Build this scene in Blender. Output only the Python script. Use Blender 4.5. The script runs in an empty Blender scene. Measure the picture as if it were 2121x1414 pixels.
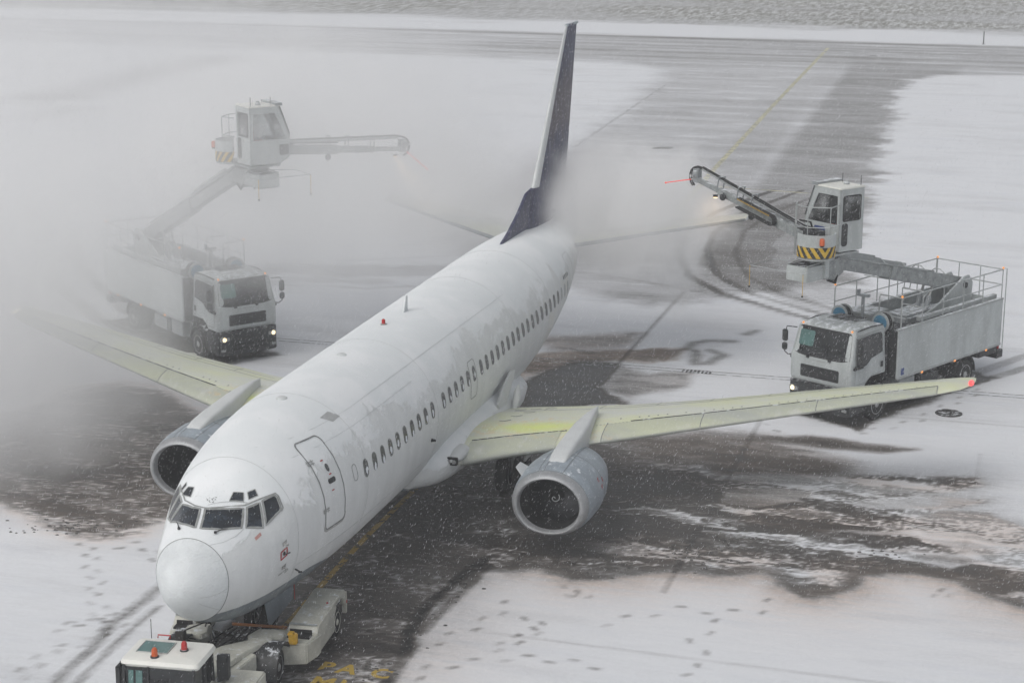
import bpy, bmesh, math, random
import numpy as np
from mathutils import Vector, Matrix
R = math.radians
random.seed(7)
scn = bpy.context.scene
COL = scn.collection

# ------------------------------------------------------------------ camera
cam_d = bpy.data.cameras.new('camera'); cam = bpy.data.objects.new('camera', cam_d); COL.objects.link(cam); scn.camera = cam
CF, CC = 3934.02, Vector((16.1124, -31.9231, 16.7360))
YAW, PIT, ROL = R(-16.1145), R(14.4253), R(0.137)
Fv = Vector((math.sin(YAW)*math.cos(PIT), math.cos(YAW)*math.cos(PIT), -math.sin(PIT)))
Rv = Vector((math.cos(YAW), -math.sin(YAW), 0)); Uv = Rv.cross(Fv)
Rv, Uv = Rv*math.cos(ROL)+Uv*math.sin(ROL), -Rv*math.sin(ROL)+Uv*math.cos(ROL)
cam.matrix_world = Matrix(((Rv.x, Uv.x, -Fv.x, CC.x), (Rv.y, Uv.y, -Fv.y, CC.y), (Rv.z, Uv.z, -Fv.z, CC.z), (0, 0, 0, 1)))
cam_d.sensor_width = 36; cam_d.lens = CF/2121*36; cam_d.clip_start = .5; cam_d.clip_end = 6000

# ------------------------------------------------------------------ sky, sun, exposure (overcast snowfall)
SUN_EL, SUN_AZ = R(48), R(205)      # azimuth of the sun clockwise from +Y
wd = bpy.data.worlds.new('World'); scn.world = wd; wd.use_nodes = True
nt = wd.node_tree; bg = nt.nodes['Background']
sk = nt.nodes.new('ShaderNodeTexSky'); sk.sky_type = 'NISHITA'; sk.sun_disc = False
sk.sun_elevation = SUN_EL; sk.sun_rotation = SUN_AZ; sk.air_density = 1; sk.dust_density = 4; sk.ozone_density = 1
hs = nt.nodes.new('ShaderNodeHueSaturation'); hs.inputs['Saturation'].default_value = .22
nt.links.new(sk.outputs[0], hs.inputs['Color']); nt.links.new(hs.outputs[0], bg.inputs[0]); bg.inputs[1].default_value = .12
sd = bpy.data.lights.new('sun', 'SUN'); sun = bpy.data.objects.new('sun', sd); COL.objects.link(sun)
sd.energy = .6; sd.angle = R(40); sd.color = (1, .975, .94)
sdir = Vector((math.sin(SUN_AZ)*math.cos(SUN_EL), math.cos(SUN_AZ)*math.cos(SUN_EL), math.sin(SUN_EL)))
sun.rotation_euler = sdir.to_track_quat('Z', 'Y').to_euler()
scn.view_settings.view_transform = 'Standard'; scn.view_settings.look = 'None'; scn.view_settings.exposure = -0.02; scn.view_settings.gamma = 1
scn.cycles.volume_bounces = 6; scn.cycles.max_bounces = 10; scn.cycles.diffuse_bounces = 3; scn.cycles.transparent_max_bounces = 12
scn.cycles.volume_step_rate = 3; scn.cycles.volume_max_steps = 48
scn.cycles.use_denoising = True

# ------------------------------------------------------------------ materials
def nodes(name):
    m = bpy.data.materials.new(name); m.use_nodes = True; t = m.node_tree
    return m, t, t.nodes['Principled BSDF']
class NG:
    def __init__(s, t): s.t = t
    def n(s, typ, **k):
        x = s.t.nodes.new(typ)
        for a, b in k.items(): setattr(x, a, b)
        return x
    def l(s, a, b): s.t.links.new(a, b)
    def val(s, sock, v):
        if hasattr(v, 'is_linked') or isinstance(v, bpy.types.NodeSocket): s.l(v, sock)
        else: sock.default_value = v
    def math(s, op, a, b=0., c=0., clamp=False):
        x = s.n('ShaderNodeMath', operation=op, use_clamp=clamp)
        for i, v in enumerate((a, b, c)): s.val(x.inputs[i], v)
        return x.outputs[0]
    def noise(s, vec, scale, detail=3, rough=.55, dist=0.):
        x = s.n('ShaderNodeTexNoise'); x.inputs['Scale'].default_value = scale; x.inputs['Detail'].default_value = detail
        x.inputs['Roughness'].default_value = rough; x.inputs['Distortion'].default_value = dist; s.l(vec, x.inputs['Vector']); return x.outputs['Fac']
    def mapping(s, vec, scale=(1, 1, 1), rot=(0, 0, 0), loc=(0, 0, 0)):
        x = s.n('ShaderNodeMapping'); x.inputs['Scale'].default_value = scale; x.inputs['Rotation'].default_value = rot; x.inputs['Location'].default_value = loc
        s.l(vec, x.inputs['Vector']); return x.outputs[0]
    def ramp(s, fac, stops):
        x = s.n('ShaderNodeValToRGB'); e = x.color_ramp.elements
        while len(e) < len(stops): e.new(.5)
        for el, (p, c) in zip(e, stops): el.position = p; el.color = (*c, 1) if len(c) == 3 else c
        s.l(fac, x.inputs[0]); return x.outputs[0]
    def rng(s, v, a, b, c=0., d=1.):
        x = s.n('ShaderNodeMapRange', interpolation_type='SMOOTHSTEP')
        for i, q in enumerate((v, a, b, c, d)): s.val(x.inputs[i], q)
        return x.outputs[0]
    def mix(s, f, a, b, blend='MIX'):
        x = s.n('ShaderNodeMix', data_type='RGBA', blend_type=blend)
        s.val(x.inputs[0], f)
        for i, v in ((6, a), (7, b)):
            if isinstance(v, tuple): x.inputs[i].default_value = (*v, 1) if len(v) == 3 else v
            else: s.l(v, x.inputs[i])
        return x.outputs[2]
    def bump(s, h, strength, dist=.02):
        x = s.n('ShaderNodeBump'); x.inputs['Strength'].default_value = strength; x.inputs['Distance'].default_value = dist
        s.l(h, x.inputs['Height']); return x.outputs[0]

SNOWC = (.74, .77, .80)
def mat(name, col, rough=.5, metal=0., var=.12, vscale=3., snow=0., bump=0., emit=None, estr=0., streak=False, spec=.5):
    """paint / metal / rubber with uneven dirt, and snow lying on faces that look up"""
    m, t, p = nodes(name); g = NG(t)
    tc = g.n('ShaderNodeTexCoord').outputs['Object']
    v = g.mapping(tc, (1, 1, .35)) if streak else tc
    n1 = g.noise(v, vscale, 4, .6); n2 = g.noise(tc, vscale*9, 3, .6)
    f = g.math('ADD', g.math('MULTIPLY', n1, .7), g.math('MULTIPLY', n2, .3))
    d = g.rng(f, .35, .65)
    c = g.mix(d, tuple(x*(1-var) for x in col), tuple(min(1, x*(1+var*.6)) for x in col))
    if snow > 0:
        geo = g.n('ShaderNodeNewGeometry'); sep = g.n('ShaderNodeSeparateXYZ'); g.l(geo.outputs['Normal'], sep.inputs[0])
        up = g.rng(sep.outputs[2], .45, .9)
        n3 = g.noise(tc, 5, 5, .65)
        s_ = g.math('MULTIPLY', up, g.rng(n3, .62-.5*snow, .78-.5*snow), clamp=True)
        c = g.mix(s_, c, SNOWC)
        g.l(g.rng(s_, 0, 1, rough, .85), p.inputs['Roughness'])
    else:
        g.l(g.rng(n1, .3, .7, rough*.85, min(1, rough*1.15)), p.inputs['Roughness'])
    g.l(c, p.inputs['Base Color']); p.inputs['Metallic'].default_value = metal
    p.inputs['Specular IOR Level'].default_value = spec
    if bump: g.l(g.bump(n2, bump), p.inputs['Normal'])
    if emit: p.inputs['Emission Color'].default_value = (*emit, 1); p.inputs['Emission Strength'].default_value = estr
    return m

M = {}
M['white'] = mat('white_paint', (.60, .62, .62), .45, var=.06, snow=.0, streak=True)
M['truckpaint'] = mat('truck_grey_paint', (.42, .45, .45), .42, var=.16, vscale=2, snow=.3, streak=True)
M['boompaint'] = mat('boom_grey_paint', (.27, .29, .29), .45, var=.3, vscale=4, snow=.35)
M['tugwhite'] = mat('tug_cream_paint', (.52, .52, .46), .45, var=.2, vscale=2, snow=.15)
M['tugroof'] = mat('tug_roof_paint', (.76, .76, .71), .4, var=.05, vscale=1.5)
M['galv'] = mat('galvanised_steel', (.36, .38, .38), .5, .3, snow=.4)
M['grey'] = mat('grey_paint', (.27, .29, .3), .5, snow=.45)
M['dark'] = mat('dark_plastic', (.028, .03, .032), .55, var=.3, snow=.25, vscale=5)
M['black'] = mat('black_rubber', (.018, .018, .019), .8, var=.4, vscale=8, bump=.3)
M['hose'] = mat('black_hose', (.02, .02, .02), .6)
M['rim'] = mat('wheel_rim_metal', (.33, .34, .34), .45, .3, var=.3, vscale=8)
M['glass'] = mat('dark_glass', (.020, .027, .036), .10, var=.9, vscale=2.5, spec=.9)
M['cabglass'] = mat('windscreen_glass', (.022, .024, .026), .18, var=.5, vscale=4, spec=.5)
M['tealglass'] = mat('green_tinted_glass', (.10, .19, .18), .15, var=.2)
M['paxwin'] = mat('cabin_window_pane', (.062, .066, .066), .25, var=.55, vscale=4)
M['frost'] = mat('frosted_window_pane', (.40, .42, .42), .5, var=.2, vscale=5)
M['seam'] = mat('panel_seam', (.20, .21, .21), .6)
M['seamlight'] = mat('light_panel_seam', (.50, .52, .52), .6)
M['frame'] = mat('window_frame_metal', (.38, .39, .38), .4, .4, var=.2, vscale=9)
M['chrome'] = mat('lip_metal', (.36, .37, .38), .5, .35, var=.15, vscale=5)
M['fan'] = mat('fan_titanium', (.035, .036, .04), .4, .6)
M['nacelle'] = mat('nacelle_blue_grey', (.30, .345, .385), .4, var=.16, vscale=1.6, snow=.12, streak=True)
M['bluefin'] = None
M['belly'] = mat('belly_grey', (.17, .195, .215), .5, var=.25, vscale=2)
M['blue'] = mat('reel_blue', (.05, .17, .27), .5, snow=.15)
M['sign'] = mat('sign_blue', (.03, .06, .22), .5)
M['red'] = mat('red_plastic', (.42, .02, .02), .4)
M['redglow'] = mat('red_wand', (.7, .05, .03), .5, emit=(1, .06, .03), estr=.5)
M['amber'] = mat('amber_lamp', (.7, .25, .05), .35, emit=(1, .38, .08), estr=.9)
M['amberoff'] = mat('amber_beacon', (.38, .07, .02), .3, emit=(1, .2, .03), estr=.12)
M['redlamp'] = mat('red_navigation_lamp', (.8, .08, .08), .3, emit=(1, .12, .12), estr=.8)
M['lamp'] = mat('lit_headlamp', (.9, .85, .7), .3, emit=(1, .76, .42), estr=1.6)
M['whitelamp'] = mat('pale_tip_lamp', (.8, .8, .7), .3, emit=(1, .85, .6), estr=.8)
M['spot'] = mat('lit_floodlamp', (.9, .8, .6), .3, emit=(1, .7, .35), estr=6)
M['yellow'] = mat('yellow_paint', (.55, .35, .05), .6, var=.3, vscale=6)
M['marking'] = mat('ochre_block', (.55, .33, .03), .6, var=.2)
M['skin'] = mat('skin', (.5, .33, .26), .6)
M['jacket'] = mat('red_work_jacket', (.42, .07, .04), .8)
M['trousers'] = mat('dark_trousers', (.03, .035, .05), .85)
M['cap'] = mat('dark_cap', (.02, .02, .025), .8)
M['iron'] = mat('cast_iron', (.03, .028, .026), .6, .2, snow=.3)

def hazard_mat():
    m, t, p = nodes('hazard_stripes'); g = NG(t)
    tc = g.n('ShaderNodeTexCoord').outputs['UV']; s = g.n('ShaderNodeSeparateXYZ'); g.l(tc, s.inputs[0])
    a = g.math('ABSOLUTE', g.math('SUBTRACT', s.outputs[0], .55))
    k = g.math('FRACT', g.math('ADD', g.math('MULTIPLY', a, 7.5), g.math('MULTIPLY', s.outputs[1], -.9)))
    g.l(g.mix(g.math('GREATER_THAN', k, .5), (.02, .02, .02), (.55, .36, .03)), p.inputs['Base Color']); p.inputs['Roughness'].default_value = .5
    return m
M['hazard'] = hazard_mat()

def fuselage_mat():
    m, t, p = nodes('fuselage_white_paint_with_snow'); g = NG(t)
    tc = g.n('ShaderNodeTexCoord').outputs['Object']
    geo = g.n('ShaderNodeNewGeometry'); sp = g.n('ShaderNodeSeparateXYZ'); g.l(geo.outputs['Normal'], sp.inputs[0])
    so = g.n('ShaderNodeSeparateXYZ'); g.l(tc, so.inputs[0])
    a = g.noise(g.mapping(tc, (1, .8, 1)), .9, 6, .62, .6); b = g.noise(tc, 7, 5, .6); c = g.noise(g.mapping(tc, (1, 1, .15)), 2.5, 4, .6)
    f = g.math('ADD', sp.outputs[2], g.math('MULTIPLY', g.math('SUBTRACT', a, .5), 1.5))
    snow = g.rng(g.math('ADD', f, g.math('MULTIPLY', g.math('SUBTRACT', b, .5), .25)), .42, .54)
    paint = g.mix(g.rng(c, .35, .7), (.64, .66, .66), (.70, .72, .72))
    # warm run-off stains towards the tail
    st = g.math('MULTIPLY', g.rng(so.outputs[1], 16., 24.), g.rng(a, .5, .7))
    paint = g.mix(g.math('MULTIPLY', st, .5), paint, (.62, .60, .50))
    slow = g.noise(tc, .7, 4, .6)
    sc = g.mix(g.rng(slow, .4, .62), (.75, .78, .79), (.81, .83, .84))
    base = g.mix(snow, paint, sc)
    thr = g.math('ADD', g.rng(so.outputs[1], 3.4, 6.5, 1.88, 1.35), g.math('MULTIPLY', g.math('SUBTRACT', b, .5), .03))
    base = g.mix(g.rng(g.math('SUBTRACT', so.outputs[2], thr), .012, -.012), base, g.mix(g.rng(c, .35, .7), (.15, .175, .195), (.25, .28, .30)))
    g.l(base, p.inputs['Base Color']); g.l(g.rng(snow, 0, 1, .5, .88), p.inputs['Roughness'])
    h = g.math('ADD', g.math('MULTIPLY', snow, 1.), g.math('MULTIPLY', b, .6))
    g.l(g.bump(h, .5, .025), p.inputs['Normal'])
    return m
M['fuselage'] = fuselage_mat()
def radome_mat():
    m, t, p = nodes('radome_frosted'); g = NG(t)
    tc = g.n('ShaderNodeTexCoord').outputs['Object']
    b = g.noise(g.mapping(tc, (1, 1, 2.2)), 14, 4, .6); a = g.noise(tc, 2, 3)
    g.l(g.mix(g.rng(a, .3, .7), (.66, .69, .70), (.74, .77, .78)), p.inputs['Base Color']); p.inputs['Roughness'].default_value = .88; p.inputs['Specular IOR Level'].default_value = .25
    g.l(g.bump(b, .9, .03), p.inputs['Normal']); return m
M['radome'] = radome_mat()
def wing_mat(name, base, amt):
    m, t, p = nodes(name); g = NG(t)
    tc = g.n('ShaderNodeTexCoord').outputs['Object']; so = g.n('ShaderNodeSeparateXYZ'); g.l(tc, so.inputs[0])
    sp = g.n('ShaderNodeSeparateXYZ'); geo = g.n('ShaderNodeNewGeometry'); g.l(geo.outputs['Normal'], sp.inputs[0])
    ax = g.math('ABSOLUTE', so.outputs[0])
    a = g.noise(g.mapping(tc, (.45, 1.1, 1)), .8, 5, .6, .8); b = g.noise(tc, 5, 4, .6)
    up = g.rng(sp.outputs[2], 0., .5)
    yel = g.math('MULTIPLY', up, g.rng(a, .3, .72))
    col = g.mix(g.math('MULTIPLY', yel, amt), base, (.67, .70, .40))
    # strong pool of dyed fluid near the root, orange rim
    dx = g.math('SUBTRACT', ax, 3.7); dy = g.math('SUBTRACT', so.outputs[1], 13.95)
    dy = g.math('ADD', dy, g.math('MULTIPLY', dx, -.16))
    r = g.math('SQRT', g.math('ADD', g.math('MULTIPLY', g.math('MULTIPLY', dx, dx), .22), g.math('MULTIPLY', g.math('MULTIPLY', dy, dy), 1.8)))
    r = g.math('ADD', r, g.math('MULTIPLY', g.math('SUBTRACT', a, .5), 2.0))
    hot = g.math('MULTIPLY', g.rng(r, .85, .15), up)
    org = g.math('MULTIPLY', g.math('MULTIPLY', g.rng(r, 1.3, .8), g.rng(b, .45, .7)), up)
    col = g.mix(g.math('MULTIPLY', org, .4), col, (.72, .52, .22)); col = g.mix(g.math('MULTIPLY', hot, .7), col, (.68, .78, .14))
    pale = g.rng(g.noise(g.mapping(tc, (1, .4, 1)), 1.4, 4), .58, .72)
    col = g.mix(g.math('MULTIPLY', pale, .35), col, (.68, .68, .66))
    g.l(col, p.inputs['Base Color']); p.inputs['Roughness'].default_value = .38; g.l(g.bump(b, .12, .01), p.inputs['Normal']); return m
M['wing'] = wing_mat('wing_skin_with_green_fluid', (.62, .64, .58), .72)
M['slat'] = wing_mat('slat_bare_metal_with_fluid', (.42, .44, .40), .4)
M['tail'] = wing_mat('tailplane_skin', (.5, .52, .5), .3)
def fin_mat():
    m, t, p = nodes('fin_navy_paint'); g = NG(t)
    tc = g.n('ShaderNodeTexCoord').outputs['Object']; so = g.n('ShaderNodeSeparateXYZ'); g.l(tc, so.inputs[0])
    a = g.noise(tc, 1.2, 4, .6); b = g.noise(g.mapping(tc, (1, 1, .3)), 6, 4, .65)
    z = g.math('ADD', so.outputs[2], g.math('MULTIPLY', g.math('SUBTRACT', a, .5), 2.))
    col = g.mix(g.rng(b, .35, .7), (.016, .018, .062), (.045, .05, .12))
    br = g.math('MULTIPLY', g.rng(z, 7.2, 8.3), g.rng(z, 10.3, 9.))
    col = g.mix(g.math('MULTIPLY', br, .5), col, (.09, .055, .045))
    fr = g.rng(b, .56, .7); col = g.mix(g.math('MULTIPLY', fr, .25), col, (.4, .42, .45))
    g.l(col, p.inputs['Base Color']); p.inputs['Roughness'].default_value = .5; return m
M['fin'] = fin_mat()

# ------------------------------------------------------------------ mesh helpers
class MB:
    def __init__(s): s.v = []; s.f = []; s.uv = {}
    def add(s, vs, fs):
        o = len(s.v); s.v += [tuple(x) for x in vs]; s.f += [tuple(i+o for i in f) for f in fs]; return s
    def box(s, x0, x1, y0, y1, z0, z1, mtx=None):
        vs = [(x, y, z) for x in (x0, x1) for y in (y0, y1) for z in (z0, z1)]
        if mtx: vs = [mtx @ Vector(q) for q in vs]
        return s.add(vs, [(0, 1, 3, 2), (4, 6, 7, 5), (0, 4, 5, 1), (2, 3, 7, 6), (0, 2, 6, 4), (1, 5, 7, 3)])
    def tube(s, pts, r, n=8, cap=True):
        pts = [Vector(q) for q in pts]; rs = r if isinstance(r, (list, tuple)) else [r]*len(pts)
        rings = []
        for i, q in enumerate(pts):
            d = (pts[min(i+1, len(pts)-1)]-pts[max(i-1, 0)]).normalized()
            a = d.cross(Vector((0, 0, 1)));
            if a.length < .05: a = d.cross(Vector((1, 0, 0)))
            a.normalize(); b = d.cross(a)
            rings.append([q+a*math.cos(t)*rs[i]+b*math.sin(t)*rs[i] for t in [2*math.pi*k/n for k in range(n)]])
        return s.loft(rings, cap)
    def loft(s, rings, cap=True, closed=True):
        n = len(rings[0]); vs = [q for r_ in rings for q in r_]; fs = []
        for i in range(len(rings)-1):
            for k in range(n if closed else n-1):
                fs.append((i*n+k, i*n+(k+1) % n, (i+1)*n+(k+1) % n, (i+1)*n+k))
        if cap and closed: fs.append(tuple(range(n))[::-1]); fs.append(tuple((len(rings)-1)*n+k for k in range(n)))
        return s.add(vs, fs)
    def lathe(s, prof, o=(0, 0, 0), axis='y', n=24, cap=False, sq=None):
        rings = []
        for (h, r) in prof:
            ring = []
            for k in range(n):
                t = 2*math.pi*k/n; c, q = r*math.cos(t), r*math.sin(t)
                if sq: c, q = sq(c, q)
                ring.append({'y': (o[0]+c, o[1]+h, o[2]+q), 'x': (o[0]+h, o[1]+c, o[2]+q), 'z': (o[0]+c, o[1]+q, o[2]+h)}[axis])
            rings.append(ring)
        return s.loft(rings, cap)
    def prism(s, poly, fn0, fn1):
        n = len(poly); vs = [fn0(*q) for q in poly]+[fn1(*q) for q in poly]
        fs = [tuple(range(n)), tuple(range(2*n-1, n-1, -1))]+[(k, k+n, (k+1) % n+n, (k+1) % n) for k in range(n)]
        return s.add(vs, fs)
    def beam(s, a, b, w, h, up=(0, 0, 1)):
        a, b = Vector(a), Vector(b); d = (b-a); L = d.length; d.normalize(); y = Vector(up).cross(d).normalized(); z = d.cross(y)
        m = Matrix(((d.x, y.x, z.x, a.x), (d.y, y.y, z.y, a.y), (d.z, y.z, z.z, a.z), (0, 0, 0, 1)))
        return s.box(0, L, -w/2, w/2, -h/2, h/2, m)
    def build(s, name, m, parent=None, bevel=0., smooth=True, seg=2, label=None):
        me = bpy.data.meshes.new(name); me.from_pydata(s.v, [], s.f)
        bm = bmesh.new(); bm.from_mesh(me); bmesh.ops.remove_doubles(bm, verts=bm.verts, dist=1e-5)
        bmesh.ops.recalc_face_normals(bm, faces=bm.faces)
        if bevel:
            es = [e for e in bm.edges if len(e.link_faces) == 2 and e.calc_face_angle(0) > .6]
            bmesh.ops.bevel(bm, geom=es, offset=bevel, segments=seg, affect='EDGES', clamp_overlap=True)
        bm.to_mesh(me); bm.free()
        if smooth:
            me.polygons.foreach_set('use_smooth', [True]*len(me.polygons)); me.set_sharp_from_angle(angle=R(38))
        me.materials.append(M[m] if isinstance(m, str) else m)
        o = bpy.data.objects.new(name, me); COL.objects.link(o)
        if parent: o.parent = parent
        if label: o['label'] = label
        return o
def tag(o, label=None, cat=None, group=None, kind=None):
    for k, v in (('label', label), ('category', cat), ('group', group), ('kind', kind)):
        if v: o[k] = v
    return o
def empty(name, loc=(0, 0, 0), rz=0., label=None, cat=None, group=None):
    o = bpy.data.objects.new(name, None); COL.objects.link(o); o.location = loc; o.rotation_euler = (0, 0, rz); o.empty_display_size = .2
    return tag(o, label, cat, group)

# ================================================================== GROUND
def G(u, v, z=0.):
    d = Fv+Rv*((u-1060.5)/CF)+Uv*((707-v)/CF); t = (z-CC.z)/d.z; q = CC+d*t
    return (q.x, q.y)
def hashn(ix, iy, seed):
    h = (ix.astype(np.int64)*374761393+iy.astype(np.int64)*668265263+seed*974711) & 0xffffffff
    h = ((h ^ (h >> 13))*1274126177) & 0xffffffff; h = h ^ (h >> 16)
    return (h & 0xffffff)/float(0xffffff)
def vnoise(x, y, seed=0):
    ix, iy = np.floor(x), np.floor(y); fx, fy = x-ix, y-iy; fx = fx*fx*(3-2*fx); fy = fy*fy*(3-2*fy)
    a, b, c, d = hashn(ix, iy, seed), hashn(ix+1, iy, seed), hashn(ix, iy+1, seed), hashn(ix+1, iy+1, seed)
    return (a*(1-fx)+b*fx)*(1-fy)+(c*(1-fx)+d*fx)*fy
def fbm(x, y, seed=0, o=5, g=.5):
    s = np.zeros_like(x); a = 1.; t = 0.
    for k in range(o):
        s += a*vnoise(x*2**k+17.3*k, y*2**k-9.1*k, seed+k); t += a; a *= g
    return s/t
def sst(a, b, x):
    t = np.clip((x-a)/(b-a), 0, 1); return t*t*(3-2*t)
def poly_sd(X, Y, poly):
    n = len(poly); d = np.full(X.shape, 1e9); ins = np.zeros(X.shape, bool)
    for i in range(n):
        x0, y0 = poly[i]; x1, y1 = poly[(i+1) % n]; ex, ey = x1-x0, y1-y0; L = ex*ex+ey*ey+1e-12
        t = np.clip(((X-x0)*ex+(Y-y0)*ey)/L, 0, 1); d = np.minimum(d, np.hypot(X-x0-t*ex, Y-y0-t*ey))
        if abs(ey) > 1e-9:
            c = ((y0 > Y) != (y1 > Y)) & (X < (x1-x0)*(Y-y0)/(y1-y0)+x0); ins ^= c
    return np.where(ins, -d, d)
def line_d(X, Y, pts):
    d = np.full(X.shape, 1e9)
    for (x0, y0), (x1, y1) in zip(pts[:-1], pts[1:]):
        ex, ey = x1-x0, y1-y0; L = ex*ex+ey*ey+1e-12
        t = np.clip(((X-x0)*ex+(Y-y0)*ey)/L, 0, 1); d = np.minimum(d, np.hypot(X-x0-t*ex, Y-y0-t*ey))
    return d
def axis(segs):
    out = [segs[0][0]]
    for a, b, st in segs:
        n = max(1, int(round((b-a)/st))); out += [a+(b-a)*(k+1)/n for k in range(n)]
    return np.array(out)
def grow(a, b, s0, q=1.18):
    out = []; x = a; s = s0
    while x < b: s *= q; x += s; out.append(x)
    return out
xs = axis([(-26, -2, .13), (-2, 19, .085)]); xr = np.array(grow(19, 1800, .25)); xl = -np.array(grow(26, 1800, .3)); xs = np.concatenate([xl[::-1], xs, xr])
ys = axis([(-4, 2, .1), (2, 18, .075), (18, 34, .12), (34, 70, .3), (70, 170, .7)]); ys = np.concatenate([np.array([-60., -30., -15., -9., -6.]), ys, np.array(grow(170, 3500, 1.5))])
nx, ny = len(xs), len(ys)
X, Y = np.meshgrid(xs, ys)
gp = lambda L: [G(*q) for q in L]
wx = (fbm(X*.9, Y*.9, 3)-.5); wy = (fbm(X*.9, Y*.9, 11)-.5)
wx2 = (fbm(X*3, Y*3, 23)-.5); wy2 = (fbm(X*3, Y*3, 31)-.5)
XW, YW = X+wx*1.6+wx2*.3, Y+wy*1.0+wy2*.25
snow = np.ones_like(X)*.985-.05*sst(.5, .8, fbm(X*.22, Y*.9, 5))
stain = np.zeros_like(X)
# right-hand meltwater fan
A = gp([(440, 1500), (430, 1330), (500, 1250), (600, 1190), (700, 1120), (900, 960), (1040, 860), (1290, 880), (1400, 905), (1560, 940), (1640, 985), (1780, 980), (1900, 985), (2030, 988), (2046, 1000), (1990, 1020), (1900, 1022), (2045, 1036), (2046, 1046), (1960, 1055), (2060, 1062), (2130, 1090), (2300, 1110), (2300, 1300), (2121, 1262), (2051, 1240), (1988, 1211), (1904, 1190), (1841, 1190), (1791, 1198), (1770, 1227), (1694, 1244), (1652, 1240), (1618, 1211), (1580, 1190), (1505, 1194), (1400, 1185), (1280, 1200), (1180, 1200), (1120, 1178), (1010, 1185), (950, 1235), (880, 1290), (850, 1340), (800, 1414), (760, 1500)])
sdA = poly_sd(X+wx*.7+wx2*.15, Y+wy*.35+wy2*.12, A)
mA = sst(.12, -.22, sdA)
n1_ = fbm(XW*.20+YW*.05, YW*1.05, 41, 6, .55); n2_ = fbm(XW*.33, YW*2.4, 57, 6, .6); n3_ = fbm(XW*.1, YW*.5, 63, 4, .5)
far = sst(3.5, 9.5, X)
def contour(n, lv, w): return np.exp(-((n-lv)/w)**2)
sheet = sst(.485, .505, n1_)*.22+sst(.56, .575, n1_)*.16
lines = (contour(n1_, .505, .007)+contour(n1_, .578, .007)*.8+contour(n1_, .43, .006)*.5+contour(n2_, .52, .010)*.45)
nearw = sst(-2.5, 4.0, X)
n4_ = fbm(XW*.26-YW*.06, YW*1.75, 75, 6, .56)
flow = contour(n4_, .45, .010)+contour(n4_, .515, .011)+contour(n4_, .58, .012)
inA = .07+.20*n3_+far*.13+sheet*(.35+.65*far)*nearw+(.25+.28*nearw+.25*far)*lines*sst(.30, .5, fbm(X*.35, Y*.8, 65))
inA = inA+flow*(.10+.22*nearw+.18*far)*sst(.38, .56, fbm(X*.22+3, Y*.7, 79))+sst(.57, .68, n2_)*(.18+.30*far)
grit = sst(.50, .64, fbm(X*.6, Y*.9, 69))*sst(.48, .7, fbm(X*5, Y*5, 73, 4, .7)); inA = inA+grit*.30*sst(-4, 2, X)
sdn = -sdA
rimA = sst(.85, .15, sdn)*sst(2.5, 5.5, X)*(Y < 13.2)
inA = inA*(1-rimA)+(.40+.28*(fbm(X*2.2, Y*2.2, 67)-.5)+.10*sst(.3, .0, sdn))*rimA
snow = snow*(1-mA)+np.clip(inA, 0, .95)*mA
stain = np.maximum(stain, mA*(.25+.3*far)*sst(.35, .6, fbm(X*.4, Y*.6, 71)))
fr = np.exp(-np.clip(sdA, 0, 9)/.5)*(1-mA)*sst(1.5, 5, X)
snow -= fr*.20*(.5+fbm(X*6, Y*6, 83)); stain = np.maximum(stain, np.exp(-np.clip(sdA, 0, 9)/1.1)*(1-mA)*sst(2, 6, X)*(Y < 13)*.9)
def patch(px, val, edge=.3, warp=.5, st=0., mixn=0.):
    """lay snow cover `val` inside a region traced on the ground"""
    global snow, stain
    s = poly_sd(X+wx*warp+wx2*warp*.4, Y+wy*warp+wy2*warp*.4, gp(px)); m = sst(edge, -edge, s)
    v = val
    if mixn: v = np.clip(val+mixn*(fbm(XW*.5, YW*2.2, 91)-.5)*2, 0, 1)
    snow = snow*(1-m)+v*m
    if st: stain = np.maximum(stain, m*st)
patch([(1300, 905), (1460, 895), (1600, 905), (1760, 960), (1760, 985), (1600, 985), (1480, 960), (1300, 960)], .48, .9, .6, .5, .35)
patch([(1560, 905), (1680, 900), (1820, 918), (1900, 930), (1820, 938), (1680, 925)], .42, .25, .4, .3, .2)
patch([(1480, 930), (1720, 965), (1700, 985), (1480, 985)], .45, .4, .5, .6, .3)
# pale islands inside the fan
patch([(1490, 1040), (1500, 1012), (1600, 1010), (1690, 1020), (1640, 1040), (1560, 1050)], .62, .08, .2, .3, .15)
patch([(1740, 1040), (1990, 1026), (2035, 1040), (1950, 1052), (1800, 1050)], .84, .08, .2, 0, .15)
patch([(1700, 1095), (1990, 1100), (2090, 1128), (2000, 1140), (1900, 1112)], .8, .12, .5, 0, .3)
patch([(1880, 1150), (2020, 1140), (2050, 1155), (1960, 1178)], .82, .12, .5, 0, .3)
patch([(1480, 990), (1520, 975), (1700, 985), (1660, 1003), (1540, 1000)], .68, .12, .3, 0, .25)
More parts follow.
